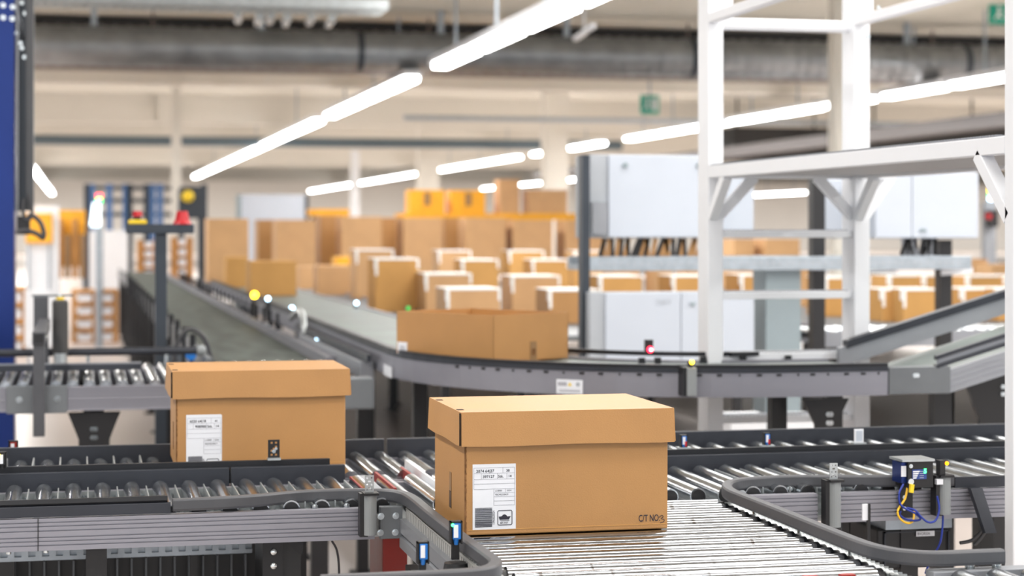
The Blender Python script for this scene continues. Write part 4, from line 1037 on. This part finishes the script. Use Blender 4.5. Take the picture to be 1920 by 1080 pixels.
# low plain ones
carton(596, 660, 498, 18.6, ZL, 'low plain carton left of the white-edged group', .4, CARD2)
carton(560, 592, 500, 20.5, ZL, 'small plain carton right of the ochre carton', .4, CARD2)
carton(630, 660, 482, 22, ZL, 'orange-topped low carton behind the plain low carton', .4, ORG)
# tall row
tl = [(518, 592, 412), (640, 716, 406), (756, 828, 408), (874, 948, 408), (962, 1036, 412), (1060, 1130, 412)]
on = ['first', 'second', 'third', 'fourth', 'fifth', 'sixth']
tops = []
for i, (p0, p1, pt) in enumerate(tl):
    tops.append(carton(p0, p1, pt, 27.2, ZL, 'tall plain light carton, %s from the left in the tall row' % on[i], .6, CARD2, 0, 'tall plain cartons in the back row'))
tl2 = [(484, 520, 412), (600, 640, 404), (716, 752, 408), (834, 872, 408), (946, 962, 410)]  # darker blocks stand in for the shaded sides of the tall cartons
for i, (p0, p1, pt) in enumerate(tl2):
    carton(p0, p1, pt, 28.4, ZL, 'dark block standing in for a shaded carton side, %s gap from the left in the tall row' % on[i], .6, CARD, 0, 'shaded sides of the tall cartons')
zt = min(x[3] for x in tops)
# crates on an orange platform over the tall row
a = onY(750, 405, 29.6); b = onY(1090, 398, 29.6)
t = thing('orange_shelf', 'orange shelf beam behind the tall cartons carrying crates', 'shelf', (a.x, 29.3, 0))
zs = onY(900, 400, 29.4).z
MB().box(onY(750, 0, 29.4).x, onY(1094, 0, 29.4).x, 29.4, 29.9, zs-.10, zs).build('shelf_board', ORG, t)
for px in (760, 920, 1080): q = onY(px, 0, 29.6); MB().box(q.x-.04, q.x+.04, 29.6, 29.7, 0, zs-.1).build('upright', BLACK, t)
for (p0, p1, pt, lb) in ((768, 834, 356, 'orange crate on the shelf, left one of the pair'), (846, 910, 357, 'orange crate on the shelf, right one of the pair')):
    tt, a, b, z = carton(p0, p1, pt, 29.42, zs, lb, .4, ORG, 0, 'orange crates on the shelf', 'crate', 'orange_crate')
    MB().box((a.x+b.x)/2-.05, (a.x+b.x)/2+.05, 29.41, 29.418, z-.24, z-.04).build('handle_slot', TAPE, tt)
carton(936, 974, 336, 29.42, zs, 'tall pale carton on the shelf right of the orange crates', .4, CARD2, 0, 'cartons on the shelf')
carton(990, 1064, 356, 29.42, zs, 'wide carton on the right end of the shelf', .4, CARD2, 0, 'cartons on the shelf')
a = onY(580, 392, 31); b = onY(655, 405, 31)
t = thing('orange_shelf', 'short orange shelf over the left tall cartons', 'shelf', (a.x, 31, 0))
MB().box(a.x, b.x, 31, 31.4, b.z, a.z).build('shelf_board', ORG, t)
for x in (a.x+.05, b.x-.1): MB().box(x, x+.05, 31.1, 31.2, 0, b.z).build('upright', BLACK, t)
a = onY(452, 365, 34); b = onY(572, 430, 34)
t = thing('grey_white_panel', 'large pale grey machine panel behind the left tall cartons', 'machine', (a.x, 34, 0))
MB().box(a.x, b.x, 34, 34.4, .9, a.z).build('panel', CABP, t); MB().box(a.x-.06, a.x, 33.98, 34.4, 0, a.z).build('edge_post', GREYCOL, t); MB().box(b.x, b.x+.06, 33.98, 34.4, 0, a.z).build('edge_post', DKBLUE, t)
MB().box(a.x, b.x, 34.1, 34.3, 0, .9).build('plinth', DKBLUE, t)

# cartons behind the sorter, seen through it
low = [(1125, 1204, 517, 13.5, 1), (1262, 1350, 517, 13.6, 1), (1390, 1430, 515, 13.7, 1), (1232, 1262, 500, 16.5, 0), (1498, 1530, 500, 15, 0), (1548, 1596, 520, 13.2, 1),
       (1655, 1690, 542, 12.4, 1), (1694, 1765, 542, 12.2, 1), (1668, 1722, 516, 14.4, 1), (1733, 1765, 516, 14.6, 1), (1805, 1866, 541, 12.5, 1), (1872, 1925, 541, 12.3, 1), (1815, 1875, 517, 14.8, 1), (1886, 1930, 517, 15, 1),
       (1825, 1852, 486, 17.5, 0), (1862, 1925, 496, 17, 0), (1150, 1200, 505, 16.8, 0), (1290, 1345, 505, 16.9, 0)]
lbl = ['carton seen under the grey rail, leftmost one', 'carton seen under the grey rail left of the white post', 'carton seen just right of the left white post under the rail', 'plain carton second row under the rail, left part',
       'plain carton right of the grey pillar', 'carton between the grey pillar and the middle white post', 'narrow ochre carton right of the middle white post', 'carton touching the left side of the dark leg at right',
       'second row carton right of the middle white post', 'second row carton beside the dark leg at right', 'carton right of the dark leg above the ramp', 'carton cut by the right white post, low one',
       'second row carton above the ramp', 'second row carton cut by the right white post', 'tall back carton under the stack light', 'back carton near the right white post', 'back carton low behind the leftmost one', 'back carton low behind the one left of the white post']
for (p0, p1, pt, Yd, tp_), lb in zip(low, lbl):
    carton(p0, p1, pt, Yd, ZL, 'ochre '+lb, .38, CARD3 if tp_ else CARD2, tp_, 'cartons behind the sorter')
carton(1436, 1500, 448, 19.5, ZL, 'large plain carton seen between the white stair rungs', .5, CARD2, 0, 'cartons behind the sorter')
carton(1376, 1414, 448, 19.6, ZL, 'plain carton seen beside the left white post between rungs', .5, CARD2, 0, 'cartons behind the sorter')

# ---------------------------------------------------------------- sorter with cabinets
Yc = 9.6
SR = thing('sorter_frame', 'galvanised rail frame on dark legs carrying white cabinets behind the ramp', 'frame', (3.5, Yc, 0))
a = onY(1106, 481, 9.5); b = onY(1822, 505, 9.5)
MB().box(a.x, b.x, 9.5, 9.56, b.z+.0, a.z-.004).build('long_rail', GALV, SR, .003)
m = MB(); n = 56
for i in range(n):
    x = a.x+.05+(b.x-a.x-.1)*i/n; m.box(x, x+.018, 9.498, 9.5005, (a.z+b.z)/2-.008, (a.z+b.z)/2+.006)
m.build('rail_slots', CABS, SR)['kind'] = 'stuff'
MB().box(a.x-.04, a.x, 9.5, 9.58, 0, onY(1104, 290, 9.5).z).build('leg', DKBLUE, SR)
for px in (1536, 1774):
    q = onY(px, 500, 9.7); MB().box(q.x-.035, q.x+.035, 9.7, 9.77, 0, onY(px, 335 if px < 1600 else 450, 9.7).z).build('leg', BLACK, SR)
MB().box(a.x, b.x, 9.9, 9.96, b.z, a.z-.004).build('rear_rail', GALV, SR)
for px in (1110, 1536, 1774):
    q = onY(px, 500, 9.56); MB().box(q.x-.03, q.x+.03, 9.56, 9.9, b.z, b.z+.03).build('cross_bar', GALV, SR)
q = onY(1765, 520, 9.6); MB().bar((q.x, 9.6, b.z-.02), (q.x+.18, 9.6, b.z-.005), .02, .03).build('white_arm', WPAINT, SR)
# brushes / hanging chutes between rail and cabinet
zc0 = onY(1200, 480, 9.62).z; zc1 = onY(1200, 447, 9.62).z
for k, (px0, px1, m1) in enumerate(((1125, 1322, 'w'), (1690, 1760, 'c'))):
    r = random.Random(k); m = MB(); n = 26 if k == 0 else 14; m2 = MB()
    for i in range(n):
        q = onY(px0+(px1-px0)*i/n, 470, 9.66); (m if r.random() < .6 else m2).bar((q.x, 9.66, zc0), (q.x+r.uniform(-.02, .04), 9.66, zc1), .012, .02)
    o = m.build('hanging_bristles', CARD if k == 0 else BLACKM, SR); o['kind'] = 'stuff'
    o = m2.build('hanging_bristles', BLACKM if k == 0 else ALUL, SR); o['kind'] = 'stuff'
def cabinet(px0, px1, pt, pb, Y, dep, label, split=None, marks=(), side=True, dark_left=False, sw=0, legs=False, m_=CABP):
    a = onY(px0, pt, Y); b = onY(px1, pb, Y)
    t = thing('control_cabinet', label, 'cabinet', ((a.x+b.x)/2, Y+dep/2, b.z))
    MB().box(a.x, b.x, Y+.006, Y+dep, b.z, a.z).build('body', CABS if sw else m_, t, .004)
    x0 = a.x+(onY(px0+sw, 0, Y).x-a.x if sw else 0)
    cuts = [x0]+([onY(s, 0, Y).x for s in split] if split else [])+[b.x]
    for i in range(len(cuts)-1):
        MB().box(cuts[i]+.002, cuts[i+1]-.002, Y-.008, Y+.006, b.z+.004, a.z-.004).build('door', m_, t, .003)
    for (px, py, r) in marks:
        q = onY(px, py, Y-.01); MB().cyl((q.x, Y-.02, q.z), (q.x, Y-.008, q.z), r, 12).build('lock', GREYCOL, t)
    return t, a, b
t, a, b = cabinet(1106, 1330, 289, 446, 9.62, .3, 'white wall cabinet on the sorter frame at the left white post', [], ((1172, 310, .014), (1310, 310, .014)), sw=34)
q = onY(1118, 400, 9.62); MB().box(q.x-.012, q.x+.012, 9.605, 9.627, q.z-.06, q.z+.06).build('side_vent', DKBLUE, t)
MB().box(a.x+.01, a.x+.09, 9.60, 9.63, onY(0, 440, 9.62).z, onY(0, 375, 9.62).z).build('side_panel', ALUL, t)
t, a, b = cabinet(1106, 1414, 548, 692, 9.40, .08, 'wide white floor cabinet below the grey rail behind the red-lit sensor', [1276], (), sw=28)
q = onY(1300, 570, 9.38)
m = MB(); m.prism([(q.x-.02, 9.385, q.z+.006), (q.x+.02, 9.385, q.z+.006), (q.x, 9.385, q.z-.014)], (0, .008, 0)); m.build('triangle_mark', GREYCOL, t)
q = onY(1232, 570, 9.38); m = MB(); text_mesh(m, '768/2', .030, (q.x-.005, 9.388, q.z), sx=1.2); m.build('cabinet_number', CABS, t)
MB().box(a.x+.04, a.x+.08, 9.42, 9.46, 0, b.z).build('foot', BLACK, t); MB().box(b.x-.1, b.x-.06, 9.42, 9.46, 0, b.z).build('foot', BLACK, t)
t, a, b = cabinet(1640, 1834, 322, 447, 9.62, .3, 'white wall cabinet under the right half of the white platform', [1709], ())
q = onY(1732, 432, 9.6); m = MB(); m.prism([(q.x-.022, 9.605, q.z-.008), (q.x+.022, 9.605, q.z-.008), (q.x+.014, 9.605, q.z+.010), (q.x-.014, 9.605, q.z+.010)], (0, .008, 0)); m.build('handle', GREYCOL, t)
t, a, b = cabinet(1540, 1600, 335, 447, 9.9, .2, 'narrow white cabinet seen left of the middle white post', [], ())
t, a, b = cabinet(1330, 1413, 330, 447, 9.9, .2, 'narrow white cabinet seen right of the left white post', [], ())
a = onY(1432, 505, 9.6); b = onY(1498, 660, 9.6)
t = tag(MB().box(a.x, b.x, 9.57, 9.77, 0, a.z+.0).build('grey_pillar', GREYCOL, None, .004), 'smooth grey-blue pillar between the white stair posts below the rail', 'pillar')
# conveyor rollers low behind (1640-1880, y 610-640)
t = thing('low_roller_lane', 'low roller lane seen under the ochre cartons left of the ramp', 'conveyor', (5.4, 11.2, 0))
MB().box(4.3, 7.4, 10.7, 10.74, .80, .89).build('side_profile', ALUL, t); MB().box(4.3, 7.4, 11.2, 11.24, .80, .89).build('side_profile', ALUL, t)
m0 = roller_mesh('roller', .022, .46, (0, 1, 0), CHROME); m0.parent = t; m0.location = Vector((4.34, 10.97, .88))-WL[t]
for i in range(1, 38): inst(m0, (4.34+i*.08, 10.97, .88), t)
for x in (4.4, 5.8, 7.3): leg(t, x, 10.8, .80); leg(t, x, 11.2, .80)

# ---------------------------------------------------------------- white platform frame
WF = thing('white_platform_frame', 'white painted steel crossing platform with square posts and ladder rungs at right', 'platform', (2.7, 6, 0))
Y1 = 7.1; Y0 = 4.605
xa = onY(1328, 0, Y1).x; xa2 = xa+.062; xb = onY(1602, 0, Y1).x; xb2 = xb+.066
zbt = onY(1350, 311, Y1).z; zbb = onY(1350, 334, Y1).z
for (x0, x1) in ((xa, xa2), (xb, xb2)):
    MB().box(x0, x1, Y1, Y1+.13, 0, 3.1).build('post', WPAINT, WF, .004)
    MB().box(x0-.02, x1+.02, Y1-.02, Y1+.15, 0, .012).build('foot_plate', WPAINT, WF)
xn = xa
MB().box(xn, xn+.062, Y0, Y0+.05, 0, 2.6).build('post', WPAINT, WF, .004)
MB().box(xn+.68, xn+.742, Y0, Y0+.05, 0, 2.6).build('post', WPAINT, WF, .004)
for x in (xn, xn+.68): MB().box(x-.02, x+.082, Y0-.02, Y0+.07, 0, .012).build('foot_plate', WPAINT, WF)
# deck beams (along Y) and cross beams
MB().box(xa, xa+.04, Y0+.05, Y1, zbb, zbt).build('deck_beam', WPAINT, WF, .003)
MB().box(xb, xb+.04, Y0+.05, Y1, zbb, zbt).build('deck_beam', WPAINT, WF, .003)
MB().box(xa2, xb, Y1+.02, Y1+.06, zbb, zbt).build('deck_beam', WPAINT, WF, .003)
MB().box(xa+.04, xb, Y0+.05, Y0+.09, zbb, zbt).build('deck_beam', WPAINT, WF, .003)
MB().box(xa+.04, xb, Y0+.09, Y1+.02, zbb+.012, zbb+.02).build('deck_sheet', mat('deck_grey', (.40, .40, .41), .5), WF)
m = MB(); n = 130
for i in range(n): 
    y = Y0+.1+(Y1-Y0-.12)*i/n; m.box(xa+.002, xa+.02, y, y+.009, zbt, zbt+.006)
m.box(xa+.004, xa+.018, Y0+.05, Y1, zbt, zbt+.003)
m.build('serrated_edge', ALUL, WF)['kind'] = 'stuff'
for k in range(4): MB().box(xa+.04, xb, 5.3+k*.5, 5.33+k*.5, zbb+.02, zbt-.01).build('deck_joist', WPAINT, WF)
# knee braces
def brace(p, q, w=.035): MB().bar(p, q, .04, w, up=(0, 1, 0) if abs(p[1]-q[1]) < .01 else (1, 0, 0)).build('knee_brace', WPAINT, WF, .002)
zk = zbb
brace((xa2-.01, Y1+.04, zk-.15), (xa2+.14, Y1+.04, zk+.005)); brace((xb+.01, Y1+.04, zk-.15), (xb-.14, Y1+.04, zk+.005))
brace((xb2-.01, Y1+.04, zk-.15), (xb2+.10, Y1+.04, zk+.005))
brace((xa+.02, Y1+.01, zk-.15), (xa+.02, Y1-.16, zk+.005)); brace((xb+.02, Y1+.01, zk-.15), (xb+.02, Y1-.16, zk+.005))
brace((xa+.02, Y0+.04, zk-.17), (xa+.02, Y0+.22, zk+.005), .04); brace((xb+.02, Y0+.04, zk-.17), (xb+.02, Y0+.22, zk+.005), .04)
MB().box(xb, xb2+.12, Y1+.02, Y1+.06, zbb, zbt).build('beam_stub', WPAINT, WF)
# rungs
for k, py in enumerate((437, 551, 664, 781)):
    q = onY(1480, py, Y1+.07)
    MB().box(xa2, xb, Y1+.02, Y1+.12, q.z-.018, q.z+.010).build('rung', WPAINT, WF, .003)
    m = MB()
    for i in range(30): x = xa2+.008+(xb-xa2-.016)*i/30; m.box(x, x+.010, Y1+.03, Y1+.11, q.z+.010, q.z+.014)
    m.build('rung_grip', ALUL, WF)['kind'] = 'stuff'
# upper hand rails
for (x, px, py) in ((xa, 1375, 36), (xb, 1660, 42)):
    z = onY(px, py, Y1).z
    MB().box(x, x+.04, Y0+.05, Y1, z-.015, z+.022).build('hand_rail', WPAINT, WF, .003)
z = onY(1500, 48, Y1+.05).z
MB().cyl((xa2, Y1+.06, z), (xb, Y1+.06, z), .024, 16).build('round_hand_rail', WPAINT, WF)
q = onY(1371, 12, Y1-.005)
MB().box(xa2-.01, xa2+.035, Y1-.012, Y1, q.z-.03, q.z+.05).build('corner_plate', WPAINT, WF)
q = onY(1622, 12, Y1); MB().box(q.x-.0, q.x+.03, Y1-.012, Y1, q.z-.05, q.z+.05).build('corner_plate', WPAINT, WF)
m = MB()
for (px, py) in ((1364, 20), (1622, 40), (1628, 68), (1648, 14), (1646, 32)): q = onY(px, py, Y1-.014); bolt(m, (q.x, Y1-.012, q.z), (0, -1, 0), .006, .005)
m.build('plate_bolt', BOLT, WF)
MB().box(q.x-.2, q.x+.0, Y1+.13, Y1+.14, .0, .01)
# low white step box seen through the legs
for (p0, p1, lb) in ((1370, 1438, 'left'), (1472, 1530, 'right')):
    a = onY(p0, 778, 8.6); b = onY(p1, 812, 8.6)
    o = MB().box(a.x, b.x, 8.6, 8.75, 0, a.z).build('white_support_block', WPAINT, None, .004)
    tag(o, 'low white support block under the curved conveyor, %s one' % lb, 'block')

# ---------------------------------------------------------------- far left background
def panel(name, px0, px1, pt, pb, Y, m_, label, cat, dep=.1, ground=True, frame=None):
    a = onY(px0, pt, Y); b = onY(px1, pb, Y); t = thing(name, label, cat, ((a.x+b.x)/2, Y, 0))
    MB().box(a.x, b.x, Y, Y+dep, b.z, a.z).build('panel', m_, t, .005)
    if ground:
        for x in (a.x+.03, b.x-.06): MB().box(x, x+.03, Y+.02, Y+.05, 0, b.z).build('upright', frame or GALV, t)
    return t, a, b
BG = 30
t, a, b = panel('orange_notice_board', 48, 98, 400, 456, BG, ORG, 'orange board on a white stand beside the blue column', 'board')
MB().box(a.x, b.x+.1, BG+.1, BG+.15, 0, onY(60, 385, BG).z).build('white_stand', WPAINT, t)
t, a, b = panel('orange_hanging_covers', 105, 160, 394, 500, BG+1, ORG, 'orange sheets hanging in a rack beside the orange board', 'rack', .2)
for i in range(4):
    q = onY(112+i*14, 480, BG+.9); MB().box(q.x-.04, q.x+.05, BG+.85, BG+.95, onY(0, 525, BG).z, onY(0, 440 if i % 2 else 410, BG).z).build('brown_bundle', TAPE if i % 2 else WOOD, t, .01)
t, a, b = panel('white_roller_door', 168, 240, 432, 545, BG+3, WPAINT, 'white door panel behind the wooden pallets', 'door panel', .1)
t, a, b = panel('white_screen', 46, 100, 545, 650, 20, WPAINT, 'white screen standing behind the upright rubber roller', 'screen', .1)
# blue steel racks
t = thing('blue_rack', 'blue steel rack frame above the white door panel', 'rack', (1, 38.5, 0))
for px in (163, 172, 205, 236, 243, 275, 285, 300, 330, 383):
    q = onY(px, 400, 38.5); MB().box(q.x-.06, q.x+.06, 38.5, 38.6, 0, onY(px, 345, 38.5).z).build('upright', DKBLUE if px in (163, 243, 383, 275) else mat('rack_blue', (.06, .14, .32), .4), t)
for py in (348, 372, 398): 
    a = onY(163, py, 38.5); b = onY(383, py, 38.5); MB().box(a.x, b.x, 38.6, 38.66, a.z-.08, a.z).build('beam', DKBLUE, t)
q0, q1 = onY(335, 352, 35), onY(382, 410, 35)
t = thing('dark_machine_panel', 'dark panel with a round yellow light above the red beacon', 'machine', (q0.x, 35, 0))
MB().box(q0.x, q1.x, 35, 35.2, q1.z, q0.z).build('panel', DKBLUE, t); q = onY(352, 368, 35); MB().sphere((q.x, 34.95, q.z), .11).build('yellow_light', YEL, t)
MB().box(q0.x, q0.x+.1, 35.05, 35.15, 0, q1.z).build('upright', DKBLUE, t); MB().box(q1.x-.1, q1.x, 35.05, 35.15, 0, q1.z).build('upright', DKBLUE, t)
# stack light
c = onY(186, 400, 25)
t = thing('stack_light', 'tall signal pole with a glowing white glare shape and red and green signals at far left', 'signal lamp', (c.x, 25, 0))
MB().cyl((c.x, 25, 0), (c.x, 25, onY(0, 425, 25).z), .05, 10).build('pole', GALV, t)
MB().cyl((c.x-.05, 25, onY(0, 425, 25).z), (c.x-.03, 25, onY(0, 380, 25).z), .07, 12, .05).build('white_glare', mat('glare_soft', (.8, .93, 1), .4, emit=2.2), t)  # glowing cone stands in for the white glare at the pole
MB().cyl((c.x, 25, onY(0, 379, 25).z), (c.x, 25, onY(0, 371, 25).z), .035, 10).build('green_lamp', LEDG, t)
MB().cyl((c.x, 25, onY(0, 371, 25).z), (c.x, 25, onY(0, 363, 25).z), .035, 10).build('red_lamp', LEDR, t)
# pallets stacked with white bundles
def pallet_stack(px0, px1, pt, pb, Y, n, label):
    a = onY(px0, pt, Y); b = onY(px1, pb, Y); W = b.x-a.x; h = (a.z-0)/n
    t = thing('pallet_stack', label, 'pallets', ((a.x+b.x)/2, Y, 0))
    for k in range(n):
        m = MB(); z = k*h; m.box(a.x, b.x, Y, Y+.8, z+h*.78, z+h); m.box(a.x, b.x, Y, Y+.8, z, z+h*.12)
        for f in (0, .45, .9): m.box(a.x+W*f, a.x+W*f+W*.1, Y, Y+.8, z+h*.12, z+h*.78)
        m.build('pallet', WOOD, t)
        for f in (.14, .59):
            MB().box(a.x+W*f, a.x+W*(f+.28), Y+.03, Y+.7, z+h*.121, z+h*.7).build('white_bundle', WHITE, t)
pallet_stack(134, 222, 545, 625, 26, 4, 'wooden pallets stacked four high with white bundles left of the belt')
pallet_stack(0, 46, 540, 640, 24, 4, 'wooden pallets stacked behind the blue column')
def shelf_stack(px0, px1, pt, pb, Y, label):
    a = onY(px0, pt, Y); b = onY(px1, pb, Y); t = thing('crate_rack', label, 'rack', ((a.x+b.x)/2, Y, 0)); n = 4; h = (a.z-b.z)/n
    for x in (a.x, b.x-.1): MB().box(x, x+.1, Y, Y+.5, 0, a.z).build('wooden_side', WOOD, t)
    for k in range(n): MB().box(a.x+.1, b.x-.1, Y, Y+.5, b.z+k*h, b.z+k*h+h*.25).build('shelf', WOOD, t); MB().box(a.x+.12, b.x-.12, Y+.02, Y+.4, b.z+k*h+h*.25, b.z+k*h+h*.8).build('white_goods', WHITE, t)
shelf_stack(258, 300, 450, 522, 33, 'wooden rack with white goods left of the stop stand post')
shelf_stack(322, 362, 445, 522, 33, 'wooden rack with white goods right of the stop stand post')
# signals far right
c = onY(1858, 355, 22)
t = thing('stack_light', 'slim stack light with amber, green and blue segments at far right', 'signal lamp', (c.x, 22, 0))
MB().box(c.x-.08, c.x+.08, 22.02, 22.1, 0, onY(0, 372, 22).z).build('pole', ALUL, t)
for (p, m_) in ((347, LEDY), (356, LEDG), (365, LEDB)): MB().cyl((c.x, 22, onY(0, p+4, 22).z), (c.x, 22, onY(0, p-4, 22).z), .03, 10).build('signal_segment', m_, t)
MB().box(c.x-.06, c.x+.05, 21.9, 22.02, onY(0, 425, 22).z, onY(0, 390, 22).z).build('control_box', BLACK, t)
MB().cyl((c.x-.08, 21.88, onY(0, 403, 22).z), (c.x-.08, 21.95, onY(0, 403, 22).z), .035, 12).build('red_stop', REDB, t)
# far machinery silhouettes giving the hall its depth
for i, (p0, p1, pt, pb, Yd, m_, lb) in enumerate(((1420, 1530, 300, 318, 30, DKBLUE, 'dark duct band seen above the deck between the posts'),)):
    a = onY(p0, 290, Yd)
